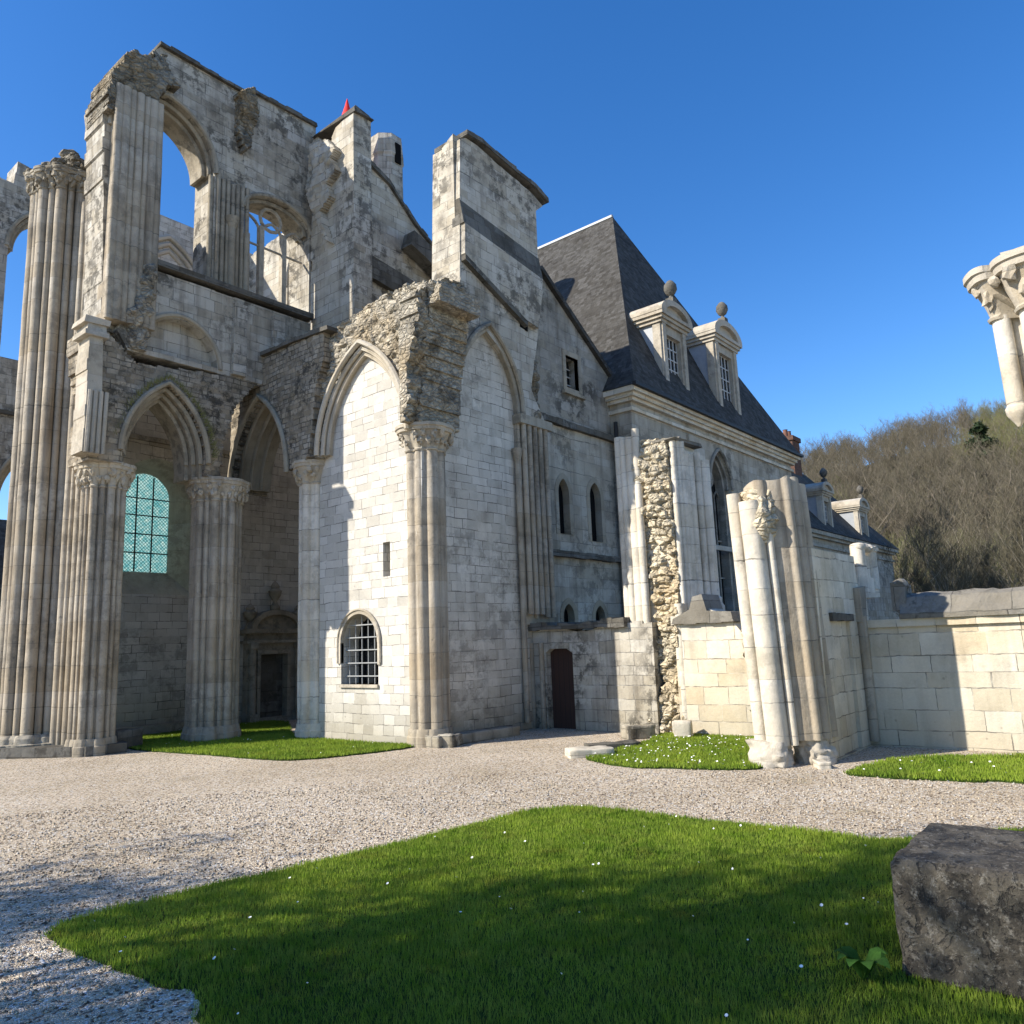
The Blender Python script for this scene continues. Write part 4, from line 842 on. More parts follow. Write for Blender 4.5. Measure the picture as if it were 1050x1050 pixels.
# ================================================================== SLATE-ROOFED PAVILION
PB = 13.2; PA0, PA1 = 22.5, 37.2; EV = 10.75
pav = empty('pavilion', (30, PB, 0), 'tall stone pavilion with steep hipped slate roof and two curved-top dormers', 'house')
gt = onb(PB, (740, 474), (766, 625)); gcx = 29.15; ghw = .98
gop = opening(gcx, ghw, 3.1, 8.2, 9.7, 12)
mb = MB(); mb.slab('b', [(PA0, 0), (PA1, 0), (PA1, EV), (PA0, EV)], PB, PB+.9, [gop]); pw = obj('wall', mb, 'facade', pav)
mb = MB(); mb.box(PA0, PA0+.9, PB+.9, 27.5, 0, EV); obj('side_wall', mb, 'facade', pav); mb = MB(); mb.box(PA1-.9, PA1, PB+.9, 27.5, 0, EV); obj('side_wall', mb, 'facade', pav)
mb = MB()
for o_, z0, z1 in ((.10, EV-.75, EV-.62), (.16, EV-.42, EV-.3), (.26, EV-.3, EV-.16), (.38, EV-.16, EV+.02)):
    mb.box(PA0-o_, PA1+o_, PB-o_, PB+.5, z0, z1); mb.box(PA0-o_, PA0+.4, PB+.5, 27.5, z0, z1)
obj('cornice', mb, 'warm', pav)
mb = MB(); mb.slab('b', [(PA0, 5.6), (PA1, 5.6), (PA1, 5.78), (PA0, 5.78)], PB-.08, PB+.05); obj('string_course', mb, 'facade', pav); mb = MB(); mb.slab('b', [(gcx-ghw-1.7, 3.0), (gcx-ghw-1.35, 3.0), (gcx-ghw-1.35, 9.9), (gcx-ghw-1.7, 9.9)], PB-.1, PB+.05); obj('pilaster', mb, 'facade', pav)
mb = MB(); orders(mb, 'b', PB, 1, gcx, ghw, 8.2, 9.7, 2, .14, .12, .6, .04)
for s_ in (-1, 1): mb.box(gcx+s_*.86-.1, gcx+s_*.86+.1, PB+.25, PB+.6, 3.1, 8.2)
go = obj('gothic_window', mb, 'plaster', pav)
mb = MB(); mb.slab('b', opening(gcx, ghw, 3.1, 8.2, 9.7, 12), PB+.62, PB+.65); obj('pane', mb, 'glass', go)
mb = MB()
for x in (-.27, .27): mb.box(gcx+x-.045, gcx+x+.045, PB+.46, PB+.58, 3.1, 8.0)
for x in (-.55, 0, .55): mb.tube([(p[0], PB+.5, p[1]) for p in arch(gcx+x, .27, 7.7, 8.15, 6)], .04, 6)
mb.tube([(gcx+.33*math.cos(t*.5236), PB+.5, 8.65+.33*math.sin(t*.5236)) for t in range(13)], .045, 6)
for z in (4.6, 6.1): mb.box(gcx-ghw, gcx+ghw, PB+.5, PB+.54, z-.03, z+.03)
obj('tracery', mb, 'plaster', go, True)
mb = MB(); mb.tube([(PA0-.1, GB-.2, 9.7), (PA0-.1, GB-.2, .2)], .07, 8); obj('drainpipe', mb, 'iron', pav)
acx = (PA0+PA1)/2; ap = on(628, 222, a=acx); rb = on(553, 255, a=acx)
e = .42; RZ = EV+.03
mb = MB(); V = [(PA0-e, PB-e, RZ), (PA1+e, PB-e, RZ), (PA1+e, 28, RZ), (PA0-e, 28, RZ), (acx, ap.y, ap.z), (acx, rb.y+3, ap.z)]
def flare(p, q, t): return tuple(Vector(p).lerp(Vector(q), t)-Vector((0, 0, .35*math.sin(math.pi*min(1, t*1.6)) if t < .62 else 0)))
mb.add(V, [(0, 1, 4), (3, 0, 4, 5), (1, 2, 5, 4), (2, 3, 5), (3, 2, 1, 0)])
ro_ = obj('roof', mb, 'slate', pav)
mb = MB(); mb.tube([V[4], V[5]], .11, 6); obj('ridge_flashing', mb, 'zinc', ro_)
mb = MB(); mb.box(PA0-e-.06, PA1+e+.06, PB-e-.1, PB-e+.04, RZ-.06, RZ+.06); obj('gutter', mb, 'iron', ro_)
mb = MB(); sk = on(563, 285, a=PA0+1.2)
def dormer(parent, cx, wd, z0, h, bf, depth, nm='dormer', k=1.0, ball='mould'):
    """stone dormer: frame with pilasters, curved pediment, ball finial, slate cheeks, sash window"""
    zt = z0+h; hw_ = wd/2
    mb = MB(); mb.slab('b', [(cx-hw_, z0), (cx+hw_, z0), (cx+hw_, zt), (cx-hw_, zt)], bf, bf+.32*k, [[(cx-hw_*.58, z0+.42*k), (cx+hw_*.58, z0+.42*k), (cx+hw_*.58, zt-.35*k), (cx-hw_*.58, zt-.35*k)]])
    for s_ in (-1, 1):
        mb.box(cx+s_*hw_*.80-.13*k, cx+s_*hw_*.80+.13*k, bf-.08*k, bf+.1, z0, zt); mb.slab('b', [(cx+s_*hw_, z0), (cx+s_*(hw_+.34*k), z0), (cx+s_*(hw_+.22*k), z0+.22*k), (cx+s_*(hw_+.05*k), z0+.75*k), (cx+s_*hw_, z0+.8*k)], bf+.04, bf+.25*k)
    mb.box(cx-hw_*.7, cx+hw_*.7, bf-.1*k, bf+.1, z0+.3*k, z0+.42*k)
    d = obj(nm, mb, 'palemould', parent)
    mb = MB()
    for z_, o_ in ((zt, .06), (zt+.13*k, .14), (zt+.26*k, .22)): mb.box(cx-hw_-o_*k, cx+hw_+o_*k, bf-o_*k-.04, bf+depth, z_, z_+.13*k)
    a_o = arch(cx, hw_+.24*k, zt+.39*k, zt+.39*k+hw_*.62, 9); a_i = arch(cx, hw_*.86, zt+.39*k, zt+.39*k+hw_*.40, 9)
    mb.slab('b', a_o+a_i[::-1], bf-.26*k, bf+depth*.8); mb.slab('b', arch(cx, hw_*.9, zt+.38*k, zt+.39*k+hw_*.43, 9), bf-.08*k, bf+.3); obj('pediment', mb, 'palemould', d)
    zf = zt+.39*k+hw_*.62; mb = MB(); mb.box(cx-.16*k, cx+.16*k, bf-.2*k, bf+.12*k, zf-.05, zf+.22*k); mb.lathe((cx, bf-.04*k), [(.12*k, zf+.2*k), (.06*k, zf+.34*k), (.17*k, zf+.42*k), (.26*k, zf+.60*k), (.24*k, zf+.78*k), (.12*k, zf+.94*k), (.02, zf+1.0*k)], 14); obj('finial', mb, 'dark', d, True)
    mb = MB(); mb.box(cx-hw_+.06, cx+hw_-.06, bf+.3*k, bf+depth, z0-.3, zt+.02); obj('cheek', mb, 'zinc', d)
    mb = MB(); mb.box(cx-hw_*.6, cx+hw_*.6, bf+.22*k, bf+.25*k, z0+.4*k, zt-.33*k); wn2 = obj('window', mb, 'glass', d)
    mb = MB(); x0, x1, za, zb = cx-hw_*.58, cx+hw_*.58, z0+.42*k, zt-.35*k
    for i in range(5): x = x0+(x1-x0)*i/4; mb.box(x-.025*k, x+.025*k, bf+.17*k, bf+.21*k, za, zb)
    for i in range(7): z = za+(zb-za)*i/6; mb.box(x0, x1, bf+.175*k, bf+.205*k, z-.022*k, z+.022*k)
    obj('sash', mb, 'sash', wn2); return d
for (uL, vL, uR, vR, vB) in ((677, 341, 702, 345, 399), (731.5, 359, 754, 363, 421)):
    l_ = on(uL, vL, b=PB+.1); r_ = on(uR, vR, b=PB+.1); b_ = on(uL+4, vB, b=PB+.1)
    dormer(pav, (l_.x+r_.x)/2, r_.x-l_.x, RZ-.02, l_.z-RZ+.45, PB+.1, 3.2)

# ================================================================== FAR WING
FB_ = 13.6
fz = on(829.6, 546, b=FB_); fz1 = on(913.8, 562, b=FB_)
FA0, FA1, FE = PA1+.02, fz1.x, (fz.z+fz1.z)/2
wing = empty('long_wing', ((FA0+FA1)/2, FB_, 0), 'lower slate-roofed wing with two stone dormers and a brick chimney beyond', 'house')
mb = MB(); mb.box(FA0, FA1, FB_, FB_+8, 0, FE); obj('wall', mb, 'facade', wing)
mb = MB()
for o_, z0, z1 in ((.1, FE-.8, FE-.68), (.2, FE-.35, FE-.2), (.34, FE-.2, FE)): mb.box(FA0, FA1+o_, FB_-o_, FB_+.4, z0, z1)
obj('cornice', mb, 'facade', wing)
rr = on(812, 470, b=FB_+3.2); mb = MB(); fzr = FE+5.2
mb.add([(FA0, FB_-.4, FE+.02), (FA1+.4, FB_-.4, FE+.02), (FA1+.4, FB_+8.2, FE+.02), (FA0, FB_+8.2, FE+.02), (FA0, FB_+3.9, fzr), (FA1-3.5, FB_+3.9, fzr)], [(0, 1, 5, 4), (2, 3, 4, 5), (1, 2, 5), (0, 4, 3), (3, 2, 1, 0)]); wr = obj('roof', mb, 'slate', wing)
ch = on(806, 450, b=FB_+4.2); mb = MB(); hwc = .62
mb.box(ch.x-hwc, ch.x+hwc, FB_+3.6, FB_+4.6, FE+2, ch.z); mb.box(ch.x-hwc-.1, ch.x+hwc+.1, FB_+3.5, FB_+4.7, ch.z-.3, ch.z); cho = obj('chimney', mb, 'brick', wr)
for dx in (-.3, .3):
    mb = MB(); mb.lathe((ch.x+dx, FB_+4.1), [(.17, ch.z), (.14, ch.z+.5), (.17, ch.z+.52), (.1, ch.z+.54)], 12); obj('chimney_pot', mb, 'pot', cho, True)
for (uL, uR, vT, vB) in ((842, 852, 508, 541), (880, 889, 524, 551)):
    l_ = on(uL, vT, b=FB_); r_ = on(uR, vT+2, b=FB_); dormer(wing, (l_.x+r_.x)/2, (r_.x-l_.x)*.95, FE+.05, l_.z-FE, FB_+.05, 3.0, k=.8)

# ================================================================== BROKEN PIERS AND WALLS, RIGHT
br_ = empty('broken_pier', (17.7, 9.9, 0), 'tall broken clustered pier, its sunlit yellow rubble core laid bare', 'pier')
def shaft_bundle(mb, pts, z0, z1, tops=None):
    for i, (x, y, r) in enumerate(pts): mb.tube([(x, y, z) for z in zspan(z0, (tops[i] if tops else z1)+random.uniform(-.12, .12), .6)], r, 10)
    return mb
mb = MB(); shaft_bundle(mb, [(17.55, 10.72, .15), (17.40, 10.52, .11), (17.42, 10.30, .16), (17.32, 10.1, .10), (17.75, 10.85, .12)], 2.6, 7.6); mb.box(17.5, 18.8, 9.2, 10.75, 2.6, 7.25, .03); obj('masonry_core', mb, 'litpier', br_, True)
cpoly = [(9.18, 0), (9.22, .5), (9.20, 1.6), (9.24, 2.6), (9.20, 4.0), (9.24, 6.0), (9.26, 7.3), (9.95, 7.42), (10.15, 7.3), (10.25, 6.5), (10.08, 5.9), (10.22, 5.2), (10.16, 4.4), (9.98, 3.7), (9.92, 3.0), (9.80, 2.5), (9.95, 2.1), (9.86, 1.6), (9.78, 1.2), (9.95, .7), (10.25, .25), (10.4, 0)]
ci = inpoly(cpoly); mb = MB(); rubble_wall(mb, 'a', lambda y, z: ci(y+.05*noise.noise(Vector((y*3, z*3, 0))), z), (9.1, 10.5, 0, 7.5), .04, 17.24, 17.75, .20, 3.3, .12); obj('rubble_core', mb, 'paleruble', br_, True)
mb = MB(); pts = [(17.52, 9.16, .08), (17.64, 9.1, .07), (17.76, 9.06, .10), (17.9, 9.15, .09), (18.05, 9.02, .14), (18.3, 8.9, .1), (18.5, 8.8, .14)]
shaft_bundle(mb, pts, 2.9, 7.3, [7.3, 7.25, 7.3, 7.25, 7.05, 6.9, 6.8]); mb.box(17.75, 18.9, 8.95, 9.8, 2.9, 7.0, .03); obj('shaft_cluster', mb, 'litpier', br_, True)
mb = MB(); shaft_bundle(mb, [(17.40, 9.22, .12)], 0, 3.2)
for (x, y, r) in pts[3:]: mb.lathe((x, y), [(r+.1, 2.85), (r+.1, 3.05), (r+.03, 3.15), (r+.05, 3.25), (r, 3.3)], 10)
mb.box(17.3, 17.75, 9.0, 9.4, 2.62, 2.82, .03); obj('shaft_base', mb, 'litpier', br_, True)
mb = MB(); mb.box(17.4, 18.8, 9.0, 10.6, 7.22, 7.34, .07)
for k in range(14): lump(mb, (17.6+random.random()*1.0, 9.1+random.random()*1.5, 7.32), random.uniform(.08, .18), .6, .5)
obj('weathered_top', mb, 'coping', br_)
# low sunlit wall with niche
lw = empty('low_stone_wall', (17.3, 8.2, 0), 'low sunlit block wall with an arched niche between the two broken piers', 'wall')
ltop = ona(17.3, (697, 632), (722, 622), (735, 628), (752, 638)); nic = opening(7.30, .26, .72, 1.42, 1.75, 8)
lp = [(9.35, 0)]+rag([(9.35, 2.7)]+ltop, .05, .25)+rag([ltop[-1], (7.65, 2.35), (7.45, 2.5), (7.1, 2.5), (6.4, 2.3)], .06, .25)+[(6.3, 0)]
mb = MB(); mb.slab('a', lp, 17.3, 18.0, [nic]); obj('wall', mb, 'warm', lw)
mb = MB(); mb.slab('a', opening(7.30, .3, .7, 1.42, 1.8, 8), 17.62, 17.7); mb.box(17.15, 17.65, 7.0, 7.6, .62, .74, .02); obj('niche', mb, 'warm', lw)
mb = MB(); mb.slab('a', rag([(9.35, 2.62), (7.75, 2.62)], .02, .3)+[(7.8, 2.85), (8.4, 2.9), (8.5, 3.3), (8.75, 3.25), (8.85, 2.95), (9.3, 2.75)], 17.18, 18.1); obj('moulded_coping', mb, 'coping', lw)
mb = MB(); rubble_wall(mb, 'a', lambda y, z: 1.75 < z < 2.55+.15*math.sin(y*9) and 6.35 < y < 7.62, (6.3, 7.7, 1.7, 2.9), .05, 17.2, 17.5, .12, 4, .05); obj('rubble_patch', mb, 'paleruble', lw, True)
# leaning clustered pier
lp_ = empty('leaning_pier', (14.55, 5.45, 0), 'broken clustered pier with two white sunlit shafts at the corner of the low walls', 'pier')
ln = (-.030, .020); c2 = (14.62, 5.50)
mb = MB()
def lean_tube(x, y, r, z0, z1, n=14): mb.tube([(x+ln[0]*z, y+ln[1]*z, z) for z in zspan(z0, z1, .4)], r, n)
lean_tube(14.12, 6.0, .13, .35, 4.95); lean_tube(14.16, 5.83, .06, .35, 4.7); lean_tube(14.02, 5.66, .20, .35, 4.75, 18); lean_tube(14.12, 5.40, .07, .35, 4.4); obj('lit_shafts', mb, 'litpier', lp_, True)
mb = MB(); Rp = lobed(c2, lambda a: .47, [(-.22, -.40, .09), (.02, -.43, .13), (.18, -.42, .07), (.36, -.36, .20), (-.45, 0, .12), (.5, .1, .2)], 220); prism(mb, c2, Rp, zspan(.42, 5.12, .4), top=.12, lean=ln); obj('core', mb, 'pier', lp_, True)
mb = MB(); rubble_pillar(mb, [(3.9, 14.03, 5.62, .10, .12), (4.5, 14.05, 5.6, .28, .24), (4.95, 14.2, 5.6, .38, .34), (5.05, 14.3, 5.6, .3, .3)], 30, .12, 4); obj('broken_capital', mb, 'paleruble', lp_, True)
mb = MB(); rubble_pillar(mb, [(0, 14.02, 5.78, .34, .40), (.22, 14.04, 5.78, .31, .37), (.26, 14.05, 5.78, .26, .33), (.42, 14.06, 5.78, .22, .30)], 60, .05, 5, .04); rubble_pillar(mb, [(0, 14.72, 5.25, .48, .32), (.24, 14.72, 5.25, .46, .31), (.28, 14.7, 5.28, .42, .30), (.44, 14.7, 5.3, .40, .30)], 60, .05, 5, .04); obj('base', mb, 'palemould', lp_, True)
# corner wall in shade and its blocked doorway
cw = empty('corner_wall', (16, 5, 0), 'shaded ashlar wall with a brown stained blocked doorway beside the leaning pier', 'wall')
mb = MB(); mb.slab('b', [(14.75, 0), (17.9, 0), (17.9, 3.2), (17.35, 3.3), (17.3, 3.86), (14.75, 3.86)], 5.0, 5.6, [[(15.45, .02), (16.55, .02), (16.55, 2.55), (15.45, 2.55)]]); obj('wall', mb, 'warm', cw)
mb = MB(); mb.slab('b', [(15.45, 0), (16.55, 0), (16.55, 2.55), (15.45, 2.55)], 5.07, 5.4); obj('blocked_doorway', mb, 'warm', cw)
mb = MB(); mb.slab('b', rag([(15.35, 2.5), (16.65, 2.5)], .02, .2)+rag([(16.65, 2.64), (15.35, 2.66)], .03, .2), 4.93, 5.2); obj('lintel', mb, 'dark', cw)
mb = MB(); mb.box(17.0, 17.35, 4.86, 5.1, 2.5, 3.2, .03); mb.tube([(17.12, 4.92, .1), (17.12, 4.92, 2.6)], .1, 8); obj('corner_shaft', mb, 'pier', cw, True)
mb = MB()
for i in range(4): mb.tube([(17.62+.30*i, 5.0+.12*math.sin(i), 3.2), (17.62+.30*i, 5.0+.12*math.sin(i), 4.0+.12*math.cos(i*2))], .15, 10); lump(mb, (17.62+.3*i, 4.98, 4.08), .17, .6, .3)
mb.box(17.4, 18.7, 4.95, 5.5, 3.0, 3.45, .03); obj('capital_fragment', mb, 'litpier', cw, True)
# long boundary wall
bwl = empty('boundary_wall', (17.2, 0, 0), 'long sunlit ashlar boundary wall with grey coping, a diagonal shadow across it', 'wall')
mb = MB(); mb.slab('a', [(5.0, 0), (5.0, 2.5), (-14, 2.5), (-14, 0)], 17.2, 17.75); obj('wall', mb, 'warm', bwl)
mb = MB(); e0 = 4.18; V = []; N = 170
ring = []
for i in range(N+1):
    y = e0-(e0+14)*i/N; j = lambda a: a*noise.noise(Vector((y*2.3, a*40, 2)))
    ring.append([(17.06+j(.05), y, 2.5), (17.06+j(.05), y, 2.60+j(.03)), (17.17+j(.07), y, 2.74+j(.03)), (17.28+j(.05), y, 2.93+j(.025)+.025*noise.noise(Vector((y*7, 1, 1)))), (17.55, y, 3.02+j(.03)+.03*noise.noise(Vector((y*8, 3, 1)))), (17.9, y, 2.62), (17.9, y, 2.5)])
mb.loft(ring); obj('coping', mb, 'coping', bwl)
mb = MB(); mb.box(17.12, 17.2, -14, 4.95, 2.36, 2.5, .01); obj('moulding', mb, 'warm', bwl)
mb = MB(); mb.box(17.25, 17.85, 4.1, 4.3, 2.7, 3.2, .05); lump(mb, (17.5, 4.22, 3.15), .16, 1.2, .5); obj('broken_coping_end', mb, 'coping', bwl)
# tall pier at the right edge
rc_ = on(1062, 300, b=.55); rx, ry = 11.6, .57
rp = empty('capital_pier', (rx, ry, 0), 'tall pale pier with leafy capital and clustered shafts at the right edge', 'pier')
Rr = lobed((rx, ry), .46, [(-.30, .14, .30), (0, -.42, .2), (.4, 0, .24), (-.10, .42, .12)], 160)
lr = (-.02, .022)
zcap = 6.15
mb = MB(); prism(mb, (rx, ry), lobed((rx, ry), .32, [(-.36, .06, .20), (-.06, .31, .13), (0, -.42, .2), (.4, 0, .24)], 240), zspan(.5, zcap, .45), lean=lr); obj('shaft', mb, 'litpier', rp, True)
mb = MB(); mb.tube([(rx-.24+lr[0]*z, ry+.45+lr[1]*z, z) for z in zspan(4.95, zcap, .4)], .105, 12); mb.lathe((rx-.24+lr[0]*4.9, ry+.45+lr[1]*4.9), [(.02, 4.72), (.07, 4.8), (.12, 4.88), (.13, 4.96), (.1, 5.0)], 12); obj('corbelled_shaft', mb, 'litpier', rp, True)
R2 = lobed((rx, ry), .32, [(-.36, .06, .20), (-.06, .31, .13), (0, -.42, .2), (.4, 0, .24), (-.24, .45, .105)], 240)
mb = MB(); capital(mb, (rx+lr[0]*zcap, ry+lr[1]*zcap), R2, zcap-.05, zcap+.62, .22); mb.box(rx-.6, rx+.5, ry-.5, ry+.45, zcap+.62, zcap+.74, .04); obj('capital', mb, 'palemould', rp)
mb = MB(); prism(mb, (rx, ry), smoothR(Rr, 5), [0, .3, .34, .5], [1.25, 1.25, 1.12, 1.03]); obj('plinth', mb, 'litpier', rp)

# ================================================================== LOOSE STONES
bz = on(925, 882, a=5.93).z
bl = block_stone('stone_block', (6.62, .60, 0), (1.30, 2.25, bz), .03, 'block', 'big pitted dark stone block standing on the foreground lawn', 'stone', amp=.026, sub=64)
for lab, u, v, s, rz, mt in (('small squared stone at the foot of the corner pier, right one of two', 462, 765, (.55, .4, .3), .3, 'ashlar'), ('small squared stone at the foot of the corner pier, left one of two', 449, 766, (.4, .4, .28), .1, 'ashlar'),
        ('flat whitish slab lying at the left tip of the daisied lawn', 604, 775, (.9, .5, .18), -.7, 'litpier'), ('long dark stone edging the daisied lawn beside the whitish slab', 628, 768, (1.2, .35, .16), -.62, 'dark'),
        ('squared stone against the foot of the broken pier, left side', 655, 757, (.7, .4, .32), -.6, 'ashlar'), ('rounded pale stone at the right foot of the broken pier', 701, 757, (.42, .42, .42), .4, 'litpier'),
        ('small white stone on the gravel under the leaning pier', 843, 787, (.4, .22, .14), .6, 'litpier'), ('dark squat stone at the foot of the great crossing pier', 122, 768, (.9, .7, .5), .4, 'dark'),
        ('long low kerb stone before the great crossing pier', 20, 770, (2.4, .45, .28), -.38, 'ashlar'), ('low kerb stone along the shaded blocked wall', 500, 758, (2.0, .35, .25), -.06, 'ashlar')):
    p = on(u, v, z=0); block_stone('loose_stone', (p.x, p.y, -.02), s, rz, mt, lab, 'stone', amp=.04, sub=4)
# broad-leaved weed at the block
wd = empty('weed', (5.75, 1.85, 0), 'small broad-leaved weed growing against the stone block', 'plant')
for k in range(8):
    a = 1.2+k*.62; L = .15+.07*random.random(); mb = MB(); c = Vector((5.72, 1.88, .03)); d = Vector((math.cos(a), math.sin(a), 0)); s_ = Vector((-d.y, d.x, .15)); pts = []
    for t, w_ in ((0, .01), (.25, .045), (.5, .06), (.75, .045), (.92, .02), (1, .003)): q = c+d*L*t+Vector((0, 0, .17*math.sin(t*2.2))); pts += [q+s_*w_, q-s_*w_]
    mb.add(pts, [(2*i, 2*i+1, 2*i+3, 2*i+2) for i in range(5)]); obj('leaf', mb, 'weed', wd, True)

# ================================================================== WOODED HILL
def az_of(u): d = CF+CR*((u-525)/FPX); return math.atan2(d.y, d.x)
sil = [(-600, 655), (0, 650), (500, 560), (760, 470), (820, 455), (860, 447), (920, 428), (960, 420), (1000, 411), (1040, 404), (1120, 395), (1300, 385), (1600, 420), (2600, 560)]
def elev(u, v):
    d = CF+CR*((u-525)/FPX)-CU*((v-525)/FPX); return math.atan2(d.y, d.x), d.z/math.hypot(d.x, d.y)
E = sorted(elev(u, v) for u, v in sil); EA = np.array([x[0] for x in E]); EE = np.array([x[1] for x in E])
RD0, RD1 = 66.0, 235.0; TREE_H = 10.5
def hill_z(az, d):
    top = np.interp(az, EA, EE)*RD1+EYE-TREE_H*.93; top = max(top, 0); t = (d-RD0)/(RD1-RD0)
    if t <= 0: return -.3
    s_ = t if t < 1 else 1-(t-1)*.4
    return max(-.3, top*(.12*s_+.88*s_**1.25)) if t < 1 else max(-.3, top*s_)
mb = MB(); na, nd = 90, 40; V = []; az0, az1 = -1.35, 1.5
for i in range(na+1):
    az = az0+(az1-az0)*i/na
    for j in range(nd+1):
        d = RD0+(RD1*1.9-RD0)*j/nd; V.append((d*math.cos(az), d*math.sin(az), hill_z(az, d)+.8*noise.noise(Vector((d*.05*math.cos(az), d*.05*math.sin(az), 0)))))
F = [(i*(nd+1)+j, i*(nd+1)+j+1, (i+1)*(nd+1)+j+1, (i+1)*(nd+1)+j) for i in range(na) for j in range(nd)]
mb.add(V, [f[::-1] for f in F]); tag(obj('hill', mb, 'hill', None, True), 'wooded hillside rising behind the boundary wall', 'hill', kind='structure')

def bare_tree(seed, H, twigs, spread=1.0, trunk_r=.16):
    """a leafless tree: trunk and limbs as tapered tubes, twigs as many thin slivers; returns wood MB and twig arrays"""
    rnd = random.Random(seed); wood = MB(); tips = []
    def grow(p, d, L, r, lev):
        n = 4; pts = [p]; q = p
        for i in range(n):
            d = (d+Vector((rnd.uniform(-.2, .2), rnd.uniform(-.2, .2), .10+.05*lev))*(.5 if lev == 0 else .8)).normalized(); q = q+d*L/n; pts.append(q)
            if lev and lev < 4: tips.append((q, d, lev))
        wood.tube(pts, r, 6 if lev < 2 else 4, False, r*.45)
        if lev >= 3: tips.append((q, d, lev)); return
        nb = 7 if lev == 0 else 4
        for k in range(nb):
            t = (.35+.65*(k+rnd.random()*.6)/nb) if lev == 0 else (.3+.7*(k+rnd.random())/nb); bp = pts[min(n-1, int(t*n))].lerp(pts[min(n, int(t*n)+1)], t*n-int(t*n) if t < 1 else 1)
            a = rnd.random()*6.28; s_ = rnd.uniform(.5, 1.0)*spread; nd_ = Vector((math.cos(a)*s_, math.sin(a)*s_, rnd.uniform(.35, 1.0))).normalized()
            grow(bp, nd_, L*(.55 if lev == 0 else .62)*rnd.uniform(.75, 1.1), r*(.45 if lev == 0 else .55), lev+1)
    grow(Vector((0, 0, -.3)), Vector((rnd.uniform(-.08, .08), rnd.uniform(-.08, .08), 1)).normalized(), H*.62, trunk_r, 0)
    V = []; rr = np.random.default_rng(seed)
    for k in range(twigs):
        p, d, lev = tips[rnd.randrange(len(tips))]; L = rnd.uniform(.35, 1.1)*H/12; w_ = rnd.uniform(.008, .02)*H/12
        dd = (d+Vector((rnd.uniform(-.9, .9), rnd.uniform(-.9, .9), rnd.uniform(-.3, .9)))).normalized(); o_ = p+Vector((rnd.uniform(-.3, .3), rnd.uniform(-.3, .3), rnd.uniform(-.3, .3)))
        s_ = Vector((rnd.uniform(-1, 1), rnd.uniform(-1, 1), rnd.uniform(-1, 1))).cross(dd).normalized()*w_
        V += [o_-s_, o_+s_, o_+dd*L]
    return wood, np.array([tuple(v) for v in V])
def tri_fan(mb):
    F = []
    for f in mb.f:
        for i in range(1, len(f)-1): F.append((f[0], f[i], f[i+1]))
    return np.array(mb.v), np.array(F)
protos = []
for s in range(5):
    wd_, tw = bare_tree(100+s, 12.0, 1100, 1.0+.15*(s % 3)); protos.append((tri_fan(wd_), tw))
WV, WF, TV, GV = [], [], [], []; off = 0; cnt = 0
azA, azB = az_of(1120), az_of(770)
for k in range(560):
    az = azA+(azB-azA)*random.random(); t = random.random()**.7; d = RD0+6+(RD1-RD0+6)*t; h = random.uniform(.72, 1.0)*(.75 if t < .15 else 1)
    (wv, wf), tw = protos[k % 5]; c, s_ = math.cos(k*2.4)*h, math.sin(k*2.4)*h; Rm = np.array([[c, -s_, 0], [s_, c, 0], [0, 0, h]]); P0 = np.array([d*math.cos(az), d*math.sin(az), hill_z(az, d)])
    WV.append(wv@Rm.T+P0); WF.append(wf+off); off += len(wv); (GV if noise.noise(Vector((P0[0]*.03, P0[1]*.03, 0))) > .18 else TV).append(tw@Rm.T+P0)
numpy_mesh('wood', np.concatenate(WV), np.concatenate(WF), 'bark', 'trunks and limbs of the bare wood covering the hillside', 'wood')
T_ = np.concatenate(TV); numpy_mesh('wood_twigs', T_, np.arange(len(T_)).reshape(-1, 3), 'twig', 'brown leafless twigs of the wood on the hillside', 'wood')
if GV: T_ = np.concatenate(GV); numpy_mesh('budding_wood', T_, np.arange(len(T_)).reshape(-1, 3), 'twiggreen', 'greenish budding twigs of the wood on the hillside', 'wood')
# nearer bare trees one can tell apart, behind the wall
near = []
for s in range(3):
    w0, t0 = bare_tree(300+s, 12.5, 3200, .7, .06)
    tr0 = empty('bare_tree', (0, 0, 0)); a_ = obj('trunk', w0, 'palebark' if s != 1 else 'bark', tr0, True); b_ = numpy_mesh('crown', t0, np.arange(len(t0)).reshape(-1, 3), 'twig', parent=tr0); near.append(tr0)
labs = {}
spots = [(925, 44), (948, 52), (968, 40), (985, 56), (1004, 43), (1022, 50), (1040, 41), (1062, 47), (905, 60), (878, 66)]
for i, (u, d) in enumerate(spots):
    az = az_of(u); src = near[i % 3]
    if i < 3: tcopy = src
    else:
        tcopy = src.copy(); COL.objects.link(tcopy)
        for chd in list(src.children): c = chd.copy(); COL.objects.link(c); c.parent = tcopy
    tcopy.location = (d*math.cos(az), d*math.sin(az), hill_z(az, d) if d > RD0 else 0); tcopy.rotation_euler = (0, 0, i*1.3); k = .50+.06*(i % 4); tcopy.scale = (k, k, k)
    tag(tcopy, 'leafless tree with thin trunk standing just behind the boundary wall', 'tree', 'bare trees behind the boundary wall')
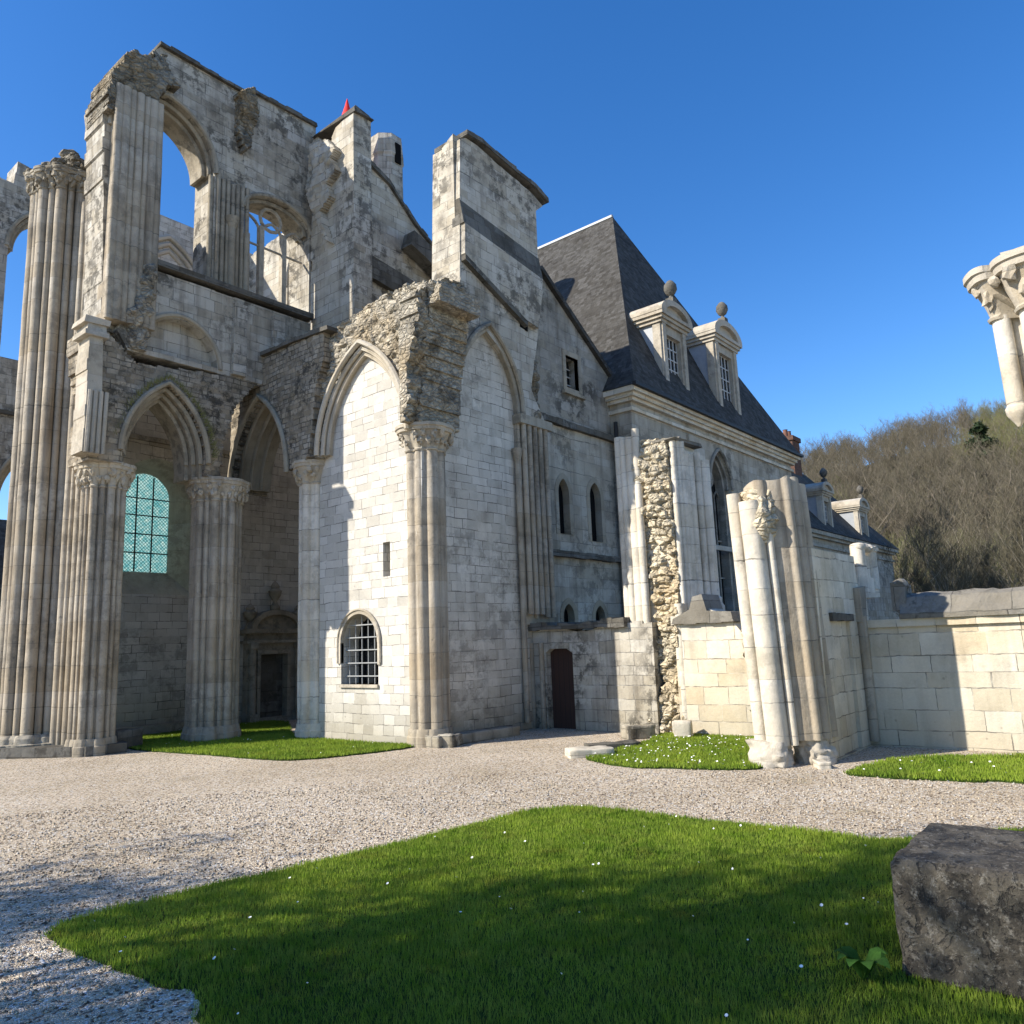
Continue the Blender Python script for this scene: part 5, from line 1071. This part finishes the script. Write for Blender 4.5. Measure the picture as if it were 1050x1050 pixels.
# evergreen high on the slope
aze = az_of(1016); de = 165.0; ez = hill_z(aze, de)
et = empty('evergreen_tree', (de*math.cos(aze), de*math.sin(aze), ez), 'single dark evergreen tree high on the wooded hillside', 'tree')
mb = MB(); mb.tube([(et.location.x, et.location.y, ez-.5), (et.location.x, et.location.y, ez+9)], .25, 7, True, .08); obj('trunk', mb, 'bark', et, True)
N = 2600; u = rng.random(N); hh = 3+9.5*u; rr_ = (np.sin(np.pi*np.clip(u*.9+.1, 0, 1))*.8+.2)*2.6*np.sqrt(rng.random(N))*(.7+.5*np.sin(u*23)); aa = rng.random(N)*6.28; C0 = np.stack([rr_*np.cos(aa), rr_*np.sin(aa), hh], 1); V = (C0[:, None]+rng.normal(0, .28, (N, 3, 3)))
numpy_mesh('crown', V.reshape(-1, 3), np.arange(N*3).reshape(-1, 3), 'ivy', parent=et)

# trees left of the photographer that throw the shade on the lawn
def shade_tree(loc, H, seed, label, leaf=12000):
    t = empty('shade_tree', loc, label, 'tree'); w0, tw = bare_tree(seed, H, 1500, .62, .22)
    w0.v = [(x+loc[0], y+loc[1], z+loc[2]) for x, y, z in w0.v]; obj('trunk', w0, 'bark', t, True)
    r0 = np.random.default_rng(seed); base = tw.reshape(-1, 3, 3)[:, 2]; ctr = base[r0.integers(0, len(base), leaf)]+r0.normal(0, .25, (leaf, 3)); V = ctr[:, None]+r0.normal(0, .055, (leaf, 3, 3))
    numpy_mesh('crown', np.concatenate([tw, V.reshape(-1, 3)]), np.arange((leaf+len(tw)//3)*3).reshape(-1, 3), 'ivy', parent=t)
    return t
sd = Vector((-SUN_DIR.x, -SUN_DIR.y, 0)).normalized()
def shade_at(x, y, zc): L = zc/math.tan(SUN_EL); return (x+sd.x*L, y+sd.y*L, 0)
p = on(480, 1000, z=0); shade_tree(shade_at(p.x, p.y, 7.5), 9.8, 11, 'leafy tree left of the lawn, nearest to the photographer', 3600)
p = on(-45, 950, z=0); shade_tree(shade_at(p.x, p.y, 8.2), 9.8, 12, 'leafy tree left of the gravel, farther from the photographer', 9000)
p = on(925, 945, z=0); shade_tree(shade_at(p.x, p.y, 9.0), 10.6, 13, 'tall leafy tree whose shade falls on the stone block', 8000)
